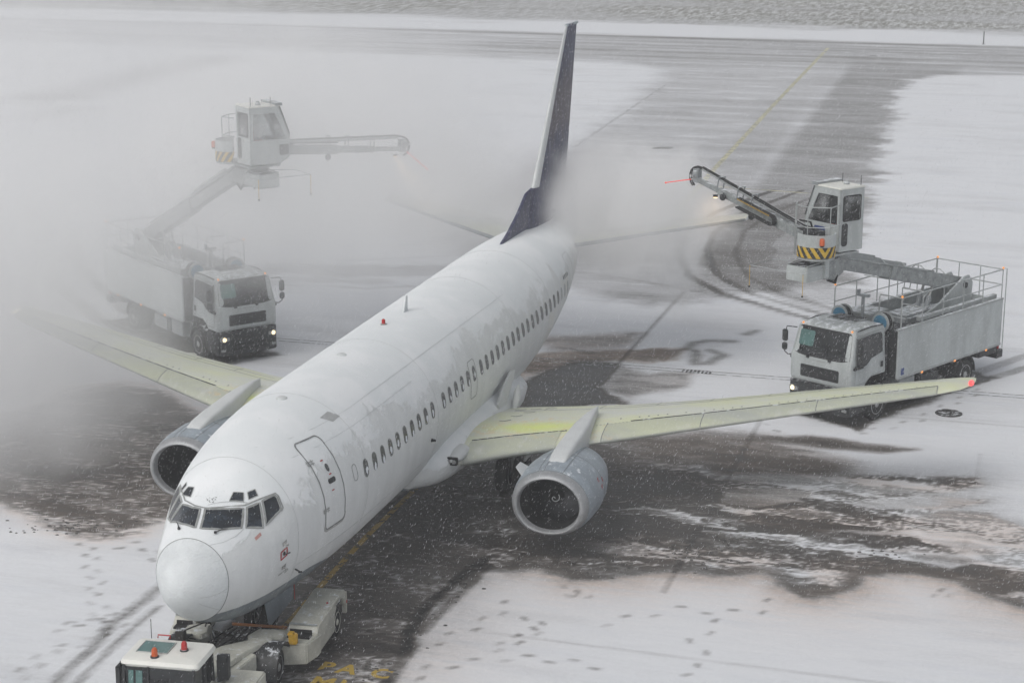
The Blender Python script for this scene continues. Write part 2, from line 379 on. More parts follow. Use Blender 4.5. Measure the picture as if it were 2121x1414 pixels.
# left-hand meltwater pool
B = gp([(-300, 830), (-60, 850), (30, 852), (90, 820), (140, 800), (260, 790), (330, 800), (420, 860), (470, 1000), (470, 1130), (380, 1075), (330, 1085), (285, 1105), (240, 1118), (200, 1119), (150, 1114), (90, 1088), (40, 1068), (0, 1045), (-100, 1010), (-300, 1000)])
sdB = poly_sd(X+wx*.8+wx2*.15, Y+wy*.5+wy2*.12, B); mB = sst(.15, -.3, sdB)
rimB = sst(.9, .1, -sdB)
s3 = fbm(XW*.28, YW*1.3, 141, 6, .55)
snow = snow*(1-mB)+np.clip(.20+.22*fbm(XW*.2, YW*.6, 145)+sst(.49, .51, s3)*.16+.4*(contour(s3, .51, .008)+contour(s3, .44, .007)+contour(s3, .58, .008))+rimB*.22, 0, 1)*mB
stain = np.maximum(stain, np.exp(-np.clip(sdB, 0, 9)/.4)*.5); stain = np.maximum(stain, mB*.3)
# grey melt behind the right wing root
patch([(1080, 790), (1180, 745), (1285, 752), (1262, 780), (1240, 800), (1290, 835), (1080, 850)], .12, .3, .6, .3, .22)
patch([(1240, 800), (1300, 820), (1420, 800), (1440, 770), (1340, 775), (1290, 760)], .66, .4, .6, .2, .2)
patch([(1090, 700), (1330, 690), (1300, 715), (1150, 730)], .72, .5, .7, .5, .25)
patch([(1080, 735), (1250, 722), (1420, 722), (1400, 745), (1200, 748), (1050, 790)], .62, .3, .7, 1.0, .3)
patch([(1425, 720), (1450, 707), (1515, 705), (1500, 718), (1445, 722)], .93, .1, .3)
patch([(1443, 727), (1500, 735), (1470, 750), (1445, 752)], .93, .1, .3)
for L_ in ([(1420, 722), (1440, 709), (1470, 705), (1516, 707)], [(1441, 725), (1440, 753), (1470, 752), (1500, 735), (1470, 725)], [(1545, 692), (1565, 686)]):
    snow -= .35*np.exp(-(line_d(X+wx*.2, Y+wy*.2, gp(L_))/.22)**2)
# shade under the parked trucks, painted into the ground as thinner snow
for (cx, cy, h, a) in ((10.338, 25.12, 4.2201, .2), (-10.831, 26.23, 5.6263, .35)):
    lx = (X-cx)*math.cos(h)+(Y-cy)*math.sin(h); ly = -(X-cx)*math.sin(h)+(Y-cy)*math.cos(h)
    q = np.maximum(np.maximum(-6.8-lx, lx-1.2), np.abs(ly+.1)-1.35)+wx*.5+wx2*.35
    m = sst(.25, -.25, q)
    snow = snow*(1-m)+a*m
# taxiway leading away, swept grey with blown snow
T = [(-13.2, 50), (-11.2, 62), (-11.0, 74), (-12.2, 95), (-14.2, 117), (-19, 121.5), (-400, 121.5), (-400, 146), (500, 146), (500, 121), (12, 121.3), (8.5, 120.6), (6.2, 119), (5.0, 116), (4.5, 110), (5.6, 92), (6.9, 70), (7.6, 55), (8.5, 44), (1.5, 37), (-8, 44)]
sdT = poly_sd(X+(fbm(X*.45, Y*.8, 201, 6, .66)-.5)*3.2, Y+(fbm(X*.3, Y*.5, 205)-.5)*2.5, T); sT_ = np.where(X > 0, .75, 1.5); mT = sst(0, 1, .5-sdT/(2*sT_))
tv = .79+.12*(fbm(X*.12, Y*.9, 211)-.5)*2+.1*sst(.6, .75, fbm(X*.2, Y*2.5, 215))
band = sst(.6, 1.6, X+(Y-70)*.03)*sst(10.5, 9.0, X+(Y-70)*.03)*sst(132, 118, Y)*sst(34, 44, Y); tv = tv-.17*band*(.75+.5*(fbm(X*.5, Y*1.2, 217)-.3))
midb = sst(-2.5, -1.4, X+(Y-70)*.05)*sst(.9, .2, X+(Y-70)*.05)*sst(110, 80, Y); tv = tv-.05*midb
snow = snow*(1-mT)+tv*mT
fade = sst(120, 128, Y)*sst(150, 140, Y)*sst(-110, 0, X); snow += .10*sst(118, 124, Y)*sst(148, 144, Y)*sst(-5, -70, X); snow -= .06*fade*fbm(X*.05, Y*1.2, 221)*2
for yy, w_, d_ in ((144.3, .7, .3), (131.5, .8, .16), (127.5, .5, .1), (137., .5, .08)):
    snow -= d_*np.exp(-((Y-yy+(fbm(X*.02, Y*0+3, 231)-.5)*1.5)/w_)**2)*(.6+.6*fbm(X*.04, Y*0, 233))*sst(-140, -10, X)
m_ = sst(146.5, 148, Y)*sst(160, 156, Y); snow = snow*(1-m_)+.98*m_
gr = sst(155, 164, Y+(fbm(X*.1, Y*.3, 241)-.5)*12); grass = gr*(.45+.55*sst(.35, .6, fbm(X*.05, Y*.12, 243)))
snow = snow*(1-grass*.5)
# wheel tracks
def track(px, w, d, world=False, jag=.15):
    global snow
    q = line_d(X+wx*jag, Y+wy*jag, px if world else gp(px)); snow = snow-d*sst(w*.5+.06, w*.5-.1, q)*(.6+.8*fbm(X*1.3, Y*1.3, 251))
track([(40, 1480), (116, 1414), (236, 1293), (326, 1222), (420, 1140)], .30, .30)
track([(110, 1480), (163, 1414), (236, 1335), (331, 1255)], .22, .28)
track([(780, 1440), (840, 1360), (845, 1310), (900, 1240), (1000, 1160)], .3, .35)
track([(870, 1310), (960, 1225), (1010, 1170)], .3, .3)
track([(2300, 690), (2121, 738), (2000, 778)], .5, .2); track([(2300, 720), (2121, 762), (1960, 812), (1800, 850)], .45, .25)
for k, (w_, d_) in enumerate(((.36, .42), (.34, .28), (.3, .16))):
    o = k*60
    track([(1820+o, 700), (1660+o, 655), (1500+o, 610), (1425+o, 570), (1404+o, 520), (1420+o, 480), (1480+o, 440), (1600+o, 395)], w_, d_)
track([(1760, 618), (1640, 600), (1570, 580), (1530, 545), (1530, 500), (1580, 460), (1680, 430)], 3.0, .13, jag=1.)
track([(1600, 600), (1700, 640), (1830, 660), (2000, 700)], 1.2, .12, jag=.6)
for L_ in ([(1180, 560), (1320, 580), (1480, 610), (1640, 655)], [(1180, 535), (1300, 530), (1400, 505)], [(545, 500), (700, 512), (860, 508), (1000, 480)], [(545, 540), (750, 538), (960, 528)], [(560, 588), (760, 597), (860, 592)]):
    track(L_, .3, .12)
track([(560, 556), (700, 562), (900, 560)], 2.2, .16, jag=1.2); track([(560, 580), (800, 582)], 1.0, .12, jag=1.)
for L_ in ([(-60, 275), (120, 200), (330, 150), (560, 100)], [(-60, 290), (180, 215), (400, 150), (620, 98)], [(0, 235), (250, 160), (520, 100)], [(80, 520), (110, 580), (200, 660), (330, 720)], [(150, 500), (170, 560), (260, 640), (380, 700)]):
    track(L_, .7, .30)
# tread texture in the churned areas
tr = np.sin(X*14)*np.sin(Y*9)*.06*sst(2.0, .5, line_d(X, Y, gp([(1620, 610), (1740, 645), (1860, 670)]))); snow += tr
# pavement joints
for pts, w_, d_ in (([(8.0, 9.), (8.0, 24.)], .03, .20), ([(2.35, 26.), (2.35, 40.)], .05, .28), ([(4., 5.6), (30, 5.0)], .035, .10), ([(14.6, 12), (14.6, 22)], .02, .06), ([(-40, 25.4), (30, 25.4)], .03, .06), ([(9.4, 25), (24, 25.2)], .05, .1)):
    snow -= d_*sst(w_+.08, w_*.3, line_d(X, Y, pts))*sst(.3, .6, fbm(X*.3, Y*.3, 271)+.1)
# footprints
rs = random.Random(5)
def steps(path, n):
    global snow
    P_ = gp(path)
    seg = [(math.dist(a, b)) for a, b in zip(P_[:-1], P_[1:])]; L_ = sum(seg)
    for k in range(n):
        s = L_*k/n+rs.uniform(-.06, .06); i = 0
        while i < len(seg)-1 and s > seg[i]: s -= seg[i]; i += 1
        a, b = P_[i], P_[i+1]; t = s/seg[i]; dx, dy = (b[0]-a[0])/seg[i], (b[1]-a[1])/seg[i]; o = .14*(1 if k % 2 else -1)
        x, y = a[0]+(b[0]-a[0])*t-dy*o, a[1]+(b[1]-a[1])*t+dx*o
        i0, i1 = np.searchsorted(xs, x-.5), np.searchsorted(xs, x+.5); j0, j1 = np.searchsorted(ys, y-.5), np.searchsorted(ys, y+.5)
        xx, yy = X[j0:j1, i0:i1]-x, Y[j0:j1, i0:i1]-y; l = xx*dx+yy*dy; w = -xx*dy+yy*dx
        snow[j0:j1, i0:i1] -= rs.uniform(.10, .30)*np.exp(-(l/.14)**4-(w/.075)**4)
steps([(175, 1125), (190, 1150), (188, 1180), (203, 1200), (190, 1230), (210, 1262), (195, 1300)], 14)
steps([(120, 1300), (160, 1290), (210, 1285), (300, 1255)], 8); steps([(40, 1400), (110, 1345), (180, 1330), (290, 1270)], 12)
steps([(250, 1130), (290, 1125), (320, 1145), (335, 1170)], 5); steps([(1100, 1280), (1120, 1300), (1060, 1330), (1000, 1350)], 8)
steps([(1180, 1215), (1190, 1240), (1230, 1225)], 5); steps([(860, 1400), (900, 1380), (1060, 1360), (1140, 1365), (1290, 1385)], 9)
steps([(1440, 830), (1500, 850), (1580, 880), (1650, 900)], 7); steps([(1780, 895), (1840, 885), (1900, 870), (1960, 840), (2050, 800)], 12)
steps([(1420, 1390), (1460, 1380), (1440, 1320), (1520, 1270)], 6); steps([(1600, 1245), (1560, 1270), (1400, 1260), (1200, 1300)], 8)
steps([(900, 1330), (1000, 1290), (1080, 1230)], 6); steps([(1960, 1225), (1940, 1240)], 3)
snow = np.clip(snow, 0, 1)
hgt = np.zeros_like(X)
hgt[(Y > 3000)] = 0
gm = bpy.data.meshes.new('ground'); gm.vertices.add(nx*ny)
co = np.stack([X, Y, hgt], -1).astype(np.float32).reshape(-1); gm.vertices.foreach_set('co', co)
nf = (nx-1)*(ny-1); gm.loops.add(nf*4); gm.polygons.add(nf)
jj, ii = np.meshgrid(np.arange(ny-1), np.arange(nx-1), indexing='ij'); b0 = (jj*nx+ii).reshape(-1)
gm.loops.foreach_set('vertex_index', np.stack([b0, b0+1, b0+nx+1, b0+nx], -1).reshape(-1).astype(np.int32))
gm.polygons.foreach_set('loop_start', np.arange(nf, dtype=np.int32)*4); gm.update(calc_edges=True)
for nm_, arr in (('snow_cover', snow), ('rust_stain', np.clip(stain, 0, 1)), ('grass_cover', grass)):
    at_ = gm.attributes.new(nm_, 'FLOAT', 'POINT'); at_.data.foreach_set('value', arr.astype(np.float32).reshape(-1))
ground = bpy.data.objects.new('ground', gm); COL.objects.link(ground); tag(ground, kind='structure')
def ground_mat():
    m, t, p = nodes('snowy_apron'); g = NG(t)
    at = lambda n_: (lambda x: x.outputs['Fac'])(g.n('ShaderNodeAttribute', attribute_name=n_))
    geo = g.n('ShaderNodeNewGeometry').outputs['Position']
    s, st, gr_ = at('snow_cover'), at('rust_stain'), at('grass_cover')
    n1 = g.noise(geo, 9, 6, .7); n2 = g.noise(g.mapping(geo, (.6, 3.2, 1), (0, 0, R(-5))), 1.6, 6, .68, .5); n3 = g.noise(geo, 45, 3, .7)
    n4 = g.noise(g.mapping(geo, (.25, 1.6, 1)), .7, 5, .6)
    k = g.math('ADD', g.math('ADD', g.math('MULTIPLY', g.math('SUBTRACT', n1, .5), .45), g.math('MULTIPLY', g.math('SUBTRACT', n2, .5), .46)), g.math('MULTIPLY', g.math('SUBTRACT', n3, .5), .30))
    edge = g.math('MULTIPLY', g.math('MULTIPLY', s, g.math('SUBTRACT', 1.03, s)), 4.)   # noise bites where the cover is partial
    f = g.math('ADD', s, g.math('MULTIPLY', k, g.math('ADD', g.math('MULTIPLY', edge, .9), .05)), clamp=True)
    n5 = g.noise(geo, 22, 4, .75); spk = g.math('MULTIPLY', g.math('MULTIPLY', g.rng(n5, .56, .66), g.rng(n2, .40, .62)), g.math('MULTIPLY', g.rng(s, .0, .12), g.rng(s, .75, .4)))
    f = g.math('ADD', f, g.math('MULTIPLY', spk, .22), clamp=True)
    col = g.ramp(f, [(0, (.020, .019, .018)), (.22, (.052, .047, .043)), (.42, (.14, .132, .124)), (.62, (.28, .28, .282)), (.82, (.52, .525, .54)), (1, (.76, .775, .80))])
    asph = g.mix(g.rng(n3, .3, .7), (.8, .8, .8), (1.15, 1.15, 1.15)); col = g.mix(g.rng(f, .6, .2), col, g.mix(1., col, asph, 'MULTIPLY'))
    stc = g.mix(1., col, (.94, .76, .64), 'MULTIPLY')
    col = g.mix(g.math('MULTIPLY', st, g.rng(n2, .3, .6, .35, 1.)), col, stc)
    gn = g.noise(g.mapping(geo, (1.6, .28, 1)), 1.0, 6, .85)
    gc = g.mix(g.rng(gn, .42, .60), (.16, .155, .13), (.62, .63, .63)); col = g.mix(g.math('MULTIPLY', gr_, .95), col, gc)
    col = g.mix(g.math('MULTIPLY', g.rng(n4, .45, .75), g.rng(s, .8, .95)), col, g.mix(1., col, (.95, .955, .97), 'MULTIPLY'))
    g.l(col, p.inputs['Base Color']); g.l(g.rng(f, .1, .6, .32, .85), p.inputs['Roughness'])
    p.inputs['Specular IOR Level'].default_value = .35
    h = g.math('ADD', f, g.math('MULTIPLY', n1, .25)); g.l(g.bump(h, .6, .05), p.inputs['Normal'])
    return m
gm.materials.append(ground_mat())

# painted lines: worn yellow / white, partly under snow (each a sheet just above the ground)
def marking_mat(name, col, cov):
    m, t, p = nodes(name); g = NG(t); geo = g.n('ShaderNodeNewGeometry').outputs['Position']
    n = g.noise(geo, 5, 5, .7); n2 = g.noise(g.mapping(geo, (1, 3, 1)), .9, 4, .6)
    f = g.rng(g.math('ADD', g.math('MULTIPLY', n, .55), g.math('MULTIPLY', n2, .45)), .5+cov-.06, .5+cov+.06)
    g.l(g.mix(f, col, (.16, .155, .15)), p.inputs['Base Color'])
    tr_ = g.n('ShaderNodeBsdfTransparent'); mx = g.n('ShaderNodeMixShader'); g.l(f, mx.inputs[0]); g.l(p.outputs[0], mx.inputs[1]); g.l(tr_.outputs[0], mx.inputs[2])
    g.l(mx.outputs[0], t.nodes['Material Output'].inputs['Surface']); p.inputs['Roughness'].default_value = .6
    return m
mk_y = marking_mat('worn_yellow_paint', (.36, .25, .07), .05); mk_p = marking_mat('snowy_yellow_paint', (.56, .54, .36), .04); mk_w = marking_mat('snowy_white_paint', (.72, .73, .75), 0.)
def ribbon(name, pts, w, m, z=.004, kind='structure'):
    b = MB(); n = len(pts); vs = []
    for i, (x, y) in enumerate(pts):
        a, c = pts[max(0, i-1)], pts[min(n-1, i+1)]; d = Vector((c[0]-a[0], c[1]-a[1])).normalized(); q = Vector((-d.y, d.x))*w/2
        vs += [(x+q.x, y+q.y, z), (x-q.x, y-q.y, z)]
    b.add(vs, [(2*i, 2*i+1, 2*i+3, 2*i+2) for i in range(n-1)]); o = b.build(name, m, smooth=False); return tag(o, kind=kind)
ribbon('yellow_guide_line', [(.33, 2.5), (.30, 4.5), (.12, 8), (.03, 10.5), (.0, 15), (0, 24)], .16, mk_y)
ribbon('yellow_guide_line', [(-.9, 48), (-1.3, 56), (-1.86, 70), (-2.9, 100), (-4.12, 139)], .30, mk_p)
ribbon('yellow_guide_line', [G(1225, 372), G(1400, 381), G(1600, 395), G(1800, 410)], .2, mk_p, .008)
ribbon('white_edge_line', [G(1190, 305), G(1270, 250), G(1380, 175)], .25, mk_w, .008)
for k, (u, v) in enumerate(((1610, 92), (1640, 94), (1660, 92), (1690, 107), (1770, 109), (1785, 115), (1830, 116))):
    x, y = G(u, v); ribbon('white_runway_bar', [(x-1.2, y), (x+1.2, y)], .9, mk_w, .012)
def ground_text(s, x, y, size, m):
    cu = bpy.data.curves.new('painted_letters', 'FONT'); cu.body = s; cu.size = size; cu.space_character = 1.25; cu.offset = .022
    to = bpy.data.objects.new('painted_letters', cu); COL.objects.link(to)
    me = bpy.data.meshes.new_from_object(to); bpy.data.objects.remove(to)
    o = bpy.data.objects.new('painted_letters', me); COL.objects.link(o); me.materials.clear(); me.materials.append(m); o.location = (x, y, .004)
    return tag(o, kind='structure')
mk_l = marking_mat('worn_yellow_letters', (.42, .29, .05), .30)
bx_, by_ = G(655, 1386); ground_text('BA C', bx_, by_, .62, mk_l)
bx_, by_ = G(636, 1418); ground_text('MLO', bx_, by_, .66, mk_l)
# slot drain across the apron, with a grate
for dy in (-.16, .16):
    ribbon('slot_drain', [(-30, 28.45+dy), (-10, 28.45+dy), (2, 28.45+dy), (12, 28.45+dy), (30, 28.45+dy)], .05, 'iron', .006)
gb = MB()
for k in range(8): gb.box(4.60+k*.13, 4.66+k*.13, 28.30, 28.60, .004, .02)
tag(gb.build('drain_grate', 'iron'), 'black slotted drain grate lying in the snow near the middle of the apron', 'drain grate')
gb = MB()
for k in range(9):
    x, y = G(1353+k*4, 307); gb.box(x, x+.18, y-.3, y+.3, .004, .03)
tag(gb.build('drain_grate', 'iron'), 'row of dark drain slots far back on the grey taxiway', 'drain grate')
mx_, my_ = G(1965, 856)
mh = MB(); mh.lathe([(.004, .42), (.03, .40), (.035, .34), (.02, .33), (.02, .02)], (mx_, my_, 0), 'z', 28); tag(mh.build('manhole_cover', 'iron'), 'round dark manhole cover in the snow beside the right-hand truck', 'manhole cover')
px_, py_ = G(2037, 92)
mp = MB(); mp.tube([(px_, py_, 0), (px_, py_, .9), (px_, py_, 1.15)], [.05, .045, .04], 8); mp.lathe([(0, .12), (.05, .10), (.06, .04)], (px_, py_, 0), 'z', 10); tag(mp.build('marker_post', 'iron'), 'thin dark marker post standing at the far grass edge', 'marker post')
# clods of dirty slush left on the wet apron
rs = random.Random(9); cb = MB()
def clod(b, x, y, s, fl=.5):
    n = 7; ring = []; top = []
    for k in range(n):
        t = 2*math.pi*k/n; r = s*rs.uniform(.6, 1.1); ring.append((x+r*math.cos(t)*1.5, y+r*math.sin(t), -.005)); top.append((x+r*.6*math.cos(t)*1.5, y+r*.6*math.sin(t), s*fl*rs.uniform(.5, 1)))
    b.add(ring+top+[(x, y, s*fl)], [(k, (k+1) % n, n+(k+1) % n, n+k) for k in range(n)]+[(n+k, n+(k+1) % n, 2*n) for k in range(n)])
for (u, v, n, sx, sy) in ((1480, 1135, 60, 90, 22), (1530, 1120, 25, 40, 8), (1640, 1140, 10, 20, 6), (1440, 1155, 50, 60, 20), (1250, 1160, 60, 110, 30), (820, 1260, 60, 90, 60), (770, 1390, 40, 40, 20), (1800, 1150, 30, 90, 30), (150, 1090, 70, 110, 18), (930, 1200, 40, 60, 40)):
    for _ in range(n):
        x, y = G(rs.gauss(u, sx*.6), rs.gauss(v, sy*.6)); clod(cb, x, y, rs.uniform(.015, .06))
tag(cb.build('slush_clods', mat('dirty_slush', (.09, .085, .08), .6, var=.6, vscale=6), smooth=False), 'small clods of dirty slush scattered on the wet apron', 'slush', kind='stuff')

# ================================================================== AIRPLANE

ST=[ # y, top, bottom, halfwidth
(0.0,2.60,2.50,.04),(0.03,2.76,2.38,.17),(0.12,2.94,2.19,.33),(0.35,3.18,1.93,.56),(0.7,3.42,1.68,.79),(1.1,3.62,1.49,.98),(1.5,3.78,1.35,1.13),
(1.95,4.02,1.24,1.27),(2.4,4.34,1.17,1.39),(2.9,4.57,1.12,1.50),(3.5,4.74,1.08,1.60),(4.3,4.89,1.05,1.715),(5.2,4.98,1.04,1.80),(6.2,5.04,1.04,1.86),
(7.4,5.05,1.04,1.88),(13,5.10,1.09,1.88),(19.8,5.16,1.16,1.88),(21.5,5.17,1.33,1.86),(23,5.17,1.64,1.80),(24.5,5.15,2.03,1.68),(26,5.10,2.48,1.48),(27.5,5.03,2.95,1.22),(29,4.92,3.42,.9),(30,4.80,3.75,.62),(30.8,4.65,4.0,.35),(31.1,4.5,4.15,.15)]
def _cr(a,b,c,d,t0,t1,t2,t3,t):
    # non-uniform hermite (monotone-ish)
    m1=(c-a)/(t2-t0) if t2>t0 else 0; m2=(d-b)/(t3-t1) if t3>t1 else 0
    h=t2-t1;s=(t-t1)/h
    return (2*s**3-3*s*s+1)*b+(s**3-2*s*s+s)*h*m1+(-2*s**3+3*s*s)*c+(s**3-s*s)*h*m2
def station(y):
    y=min(max(y,0.0),31.1)
    i=0
    while i<len(ST)-2 and ST[i+1][0]<y:i+=1
    a=ST[max(i-1,0)];b=ST[i];c=ST[i+1];d=ST[min(i+2,len(ST)-1)]
    if i<2:
        t=(y-b[0])/(c[0]-b[0]); t=math.sqrt(max(t,0)) if i==0 else t
        return [b[k]+(c[k]-b[k])*t for k in (1,2,3)]
    return [_cr(a[k],b[k],c[k],d[k],a[0],b[0],c[0],d[0],y) for k in (1,2,3)]
def F(y,ph):
    # ph: angle from +X(port) horizontal toward up, radians
    top,bot,w=station(y)
    H=(top-bot)/2
    zc=top-H*0.938
    c,s=math.cos(ph),math.sin(ph)
    hz=(top-zc) if s>=0 else (zc-bot)
    return (w*c, y, zc+hz*s)
ply = empty('airplane', (0, 0, 0), 0, 'white twin-engine passenger jet with a dark blue tail fin being de-iced in the snow', 'airplane')
PI = math.pi; D = math.degrees
def seam_y(ph): return .705+.012*math.sin(ph)
NPH = 120; PH = [2*PI*k/NPH for k in range(NPH)]
def frings(tl, f): return [[F(f(t, ph), ph) for ph in PH] for t in tl]
b = MB(); b.loft(frings([0, .01, .03, .07, .13, .22, .35, .5, .65, .8, .9, 1.], lambda t, ph: t*seam_y(ph)), cap=True); b.build('radome', M['radome'], ply)
yl = [.706+.07*k for k in range(40)]+[3.5+.12*k for k in range(1, 22)]+[6.14+.25*k for k in range(1, 8)]+[8+k*.9 for k in range(1, 14)]+[20.2+.4*k for k in range(25)]+[30.4, 30.8, 31.1]
b = MB(); b.loft([[F(max(t, seam_y(ph)) if t < .73 else t, ph) for ph in PH] for t in yl], cap=True)
fus = b.build('fuselage', M['fuselage'], ply)
def SP(y, ph, off=0.):
    p = Vector(F(y, ph))
    e = .01; a = Vector(F(y+e, ph))-Vector(F(max(0, y-e), ph)); c = Vector(F(y, ph+e))-Vector(F(y, ph-e)); n = a.cross(c).normalized()
    if n.dot(Vector((p.x, 0, p.z-3.1))) < 0: n = -n
    return p+n*off, n
def zph(y, z):   # side angle for a height
    top, bot, w = station(y); H = (top-bot)/2; zc = top-H*.938; hz = (top-zc) if z >= zc else (zc-bot)
    return math.asin(max(-1, min(1, (z-zc)/hz)))
def rrect(cx, cy, hw, hh, r, n=4):
    out = []
    for (sx, sy, a0) in ((1, 1, 0), (-1, 1, 90), (-1, -1, 180), (1, -1, 270)):
        for k in range(n+1):
            a = R(a0+90*k/n); out.append((cx+sx*(hw-r)+r*math.cos(a), cy+sy*(hh-r)+r*math.sin(a)))
    return out
def dens(poly, m=3):
    out = []
    for i, a in enumerate(poly):
        c = poly[(i+1) % len(poly)]; out += [(a[0]+(c[0]-a[0])*k/m, a[1]+(c[1]-a[1])*k/m) for k in range(m)]
    return out
def patch_s(b, poly, S, off=.004, rings=4):
    cx, cy = sum(q[0] for q in poly)/len(poly), sum(q[1] for q in poly)/len(poly); n = len(poly); vs = [S(cx, cy, off)[0]]
    for r in range(1, rings+1): vs += [S(cx+(q[0]-cx)*r/rings, cy+(q[1]-cy)*r/rings, off)[0] for q in poly]
    fs = [(0, 1+k, 1+(k+1) % n) for k in range(n)]
    for r in range(rings-1):
        o = 1+r*n; fs += [(o+k, o+n+k, o+n+(k+1) % n, o+(k+1) % n) for k in range(n)]
    return b.add(vs, fs)
def strip_s(b, pts, S, w, off=.005, closed=True):
    P3 = [S(*q, off) for q in pts]; n = len(pts); vs = []
    for i in range(n):
        a = P3[(i-1) % n if closed else max(0, i-1)][0]; c = P3[(i+1) % n if closed else min(n-1, i+1)][0]
        d = (c-a).normalized(); s_ = d.cross(P3[i][1]).normalized()*w/2; nn = P3[i][1]*.004
        vs += [P3[i][0]+s_, P3[i][0]+s_*.9+nn, P3[i][0]-s_*.9+nn, P3[i][0]-s_]
    m = n if closed else n-1; fs = []
    for i in range(m):
        o, q = 4*i, 4*((i+1) % n); fs += [(o+j, o+j+1, q+j+1, q+j) for j in range(3)]
    return b.add(vs, fs)
Sz = lambda y, z, off=0.: SP(y, zph(y, z), off)          # address the port side by height
Sd = lambda y, ph, off=0.: SP(y, R(ph), off)             # or by angle in degrees
# --- cabin windows, port side
def zwin(y): return 3.46+.009*(y-7.4)+.02
wins = []
for k in list(range(10))+list(range(11, 37)):
    y = 5.865+.508*(k-(.2755 if 10 < k < 17 else 0)); wins.append((k, y))
for k, y in wins:
    z = zwin(y)-.02*max(0, y-23)
    pl = dens(rrect(y, z, .105, .185, .1, 3), 2)
    fro = k >= 34
    bw = MB(); patch_s(bw, pl, Sz, .004, 3); w_ = bw.build('cabin_window', M['frost' if fro else 'paxwin'], ply)
    bf = MB(); strip_s(bf, dens(rrect(y, z, .118, .198, .11, 3), 2), Sz, .022, .003); bf.build('window_frame', M['seam' if not fro else 'seamlight'], w_)
rs2 = random.Random(3)
for k, y in wins[:16]:     # snow clinging in the window corners
    z = zwin(y); b = MB(); s = rs2.choice((-1, 1)); cy, cz = y+rs2.uniform(-.02, .05), z-rs2.uniform(.04, .13)
    pl = [(cy+.07*math.cos(t)*rs2.uniform(.6, 1.2), cz+.09*math.sin(t)*rs2.uniform(.6, 1.3)) for t in [2*PI*j/9 for j in range(9)]]
    patch_s(b, pl, Sz, .009, 2); b.build('snow_patch', mat('clinging_snow', SNOWC, .85, bump=.3) if 'cs' not in M else M['cs'], ply); M['cs'] = bpy.data.materials['clinging_snow']
# blank plug ahead of the first window
b = MB(); strip_s(b, dens(rrect(5.31, 3.53, .10, .18, .09, 3), 2), Sz, .014, .003); b.build('window_plug', M['seam'], ply)
# --- doors
def door(name, y0, y1, z0, z1, r, w, mm, par=ply):
    b = MB(); pl = dens(rrect((y0+y1)/2, (z0+z1)/2, (y1-y0)/2, (z1-z0)/2, r, 4), 5); patch_s(b, pl, Sz, .0035, 8); dd = b.build(name, M['fuselage'], par)
    b = MB(); strip_s(b, pl, Sz, w, .009); b.build('door_seam', M[mm], dd); return dd
d1 = door('entry_door', 3.83, 4.70, 2.68, 4.52, .12, .035, 'seam')
b = MB(); patch_s(b, [(4.30+.065*math.cos(t), 3.94+.085*math.sin(t)) for t in [2*PI*k/14 for k in range(14)]], Sz, .008, 2); b.build('door_window', M['paxwin'], d1)
b = MB(); patch_s(b, dens(rrect(4.29, 3.67, .15, .055, .05), 1), Sz, .008, 2); b.build('door_handle', M['dark'], d1)
for z in (4.12, 3.1):
    b = MB()
    for dz in (0, .05): strip_s(b, [(3.73, z+dz), (3.99, z+dz)], Sz, .02, .012, False)
    strip_s(b, [(3.77, z-.03), (3.77, z+.08)], Sz, .02, .012, False); strip_s(b, [(3.93, z-.03), (3.93, z+.08)], Sz, .02, .012, False)
    b.build('door_hinge', M['frame'], d1)
b = MB(); strip_s(b, [(3.81, 2.78), (3.82, 2.68), (3.89, 2.65), (4.25, 2.645), (4.62, 2.65), (4.70, 2.71), (4.72, 2.84)], Sz, .05, .010, False); b.build('door_sill', M['frame'], d1)
b = MB()
for (y, z) in ((4.24, 4.10), (4.31, 3.80), (4.24, 3.47)): patch_s(b, rrect(y, z, .05, .012, .005, 1), Sz, .008, 1)
b.build('door_placard', M['red'], d1)
door('overwing_exit', 13.5, 14.02, 2.92, 3.90, .10, .016, 'seam'); 
door('aft_door', 24.55, 25.3, 2.95, 4.50, .10, .016, 'seamlight')
# --- flight-deck windows (y, angle) from the nose shape
CW = dict(p1=[(1.502, 92.0), (1.541, 82.4), (1.65, 70), (1.832, 57.9), (1.48, 47.4), (1.149, 61.7), (1.03, 75), (.984, 84.3)],
          s1=[(1.509, 97.6), (1.58, 108), (1.80, 124), (1.50, 136.5), (1.14, 113), (1.02, 98), (.981, 91.0)],
          p2=[(1.89, 55.6), (2.139, 48.1), (1.872, 31.8), (1.557, 44.2)], s2=[(1.89, 126.4), (2.139, 133), (1.872, 148.2), (1.557, 138.2)],
          p3=[(2.20, 46.8), (2.483, 41.3), (2.506, 38.1), (2.444, 29.8), (2.399, 29.0), (1.956, 31.2)], s3=[(2.20, 134.6), (2.483, 138.7), (2.506, 141.9), (2.444, 150.2), (2.399, 151), (1.956, 148.8)],
          e1=[(2.023, 73.9), (2.099, 65.2), (1.955, 61.4), (1.825, 73.4)], f1=[(2.196, 123.2), (2.108, 115.2), (1.902, 115.8), (2.103, 129.8)],
          e2=[(2.139, 62.2), (2.277, 57.5), (2.214, 52.8), (2.043, 58.0)], f2=[(2.361, 128), (2.263, 126.7), (2.209, 132.8), (2.294, 133.4)])
for k, pl in CW.items():
    b = MB(); patch_s(b, dens(pl, 4), Sd, .006, 5)
    w_ = b.build('cockpit_window' if k[0] in 'ps' else 'eyebrow_window', M['glass'], ply)
    b = MB(); strip_s(b, dens(pl, 4), Sd, .05 if k[0] in 'ps' else .018, .008); b.build('window_frame', M['frame'], w_)
b = MB()
strip_s(b, [(1.53, 92), (1.60, 80), (1.90, 58.5), (2.215, 49), (2.53, 41.5), (2.55, 38), (2.50, 28.8), (2.42, 27.8)], Sd, .03, .012, False)
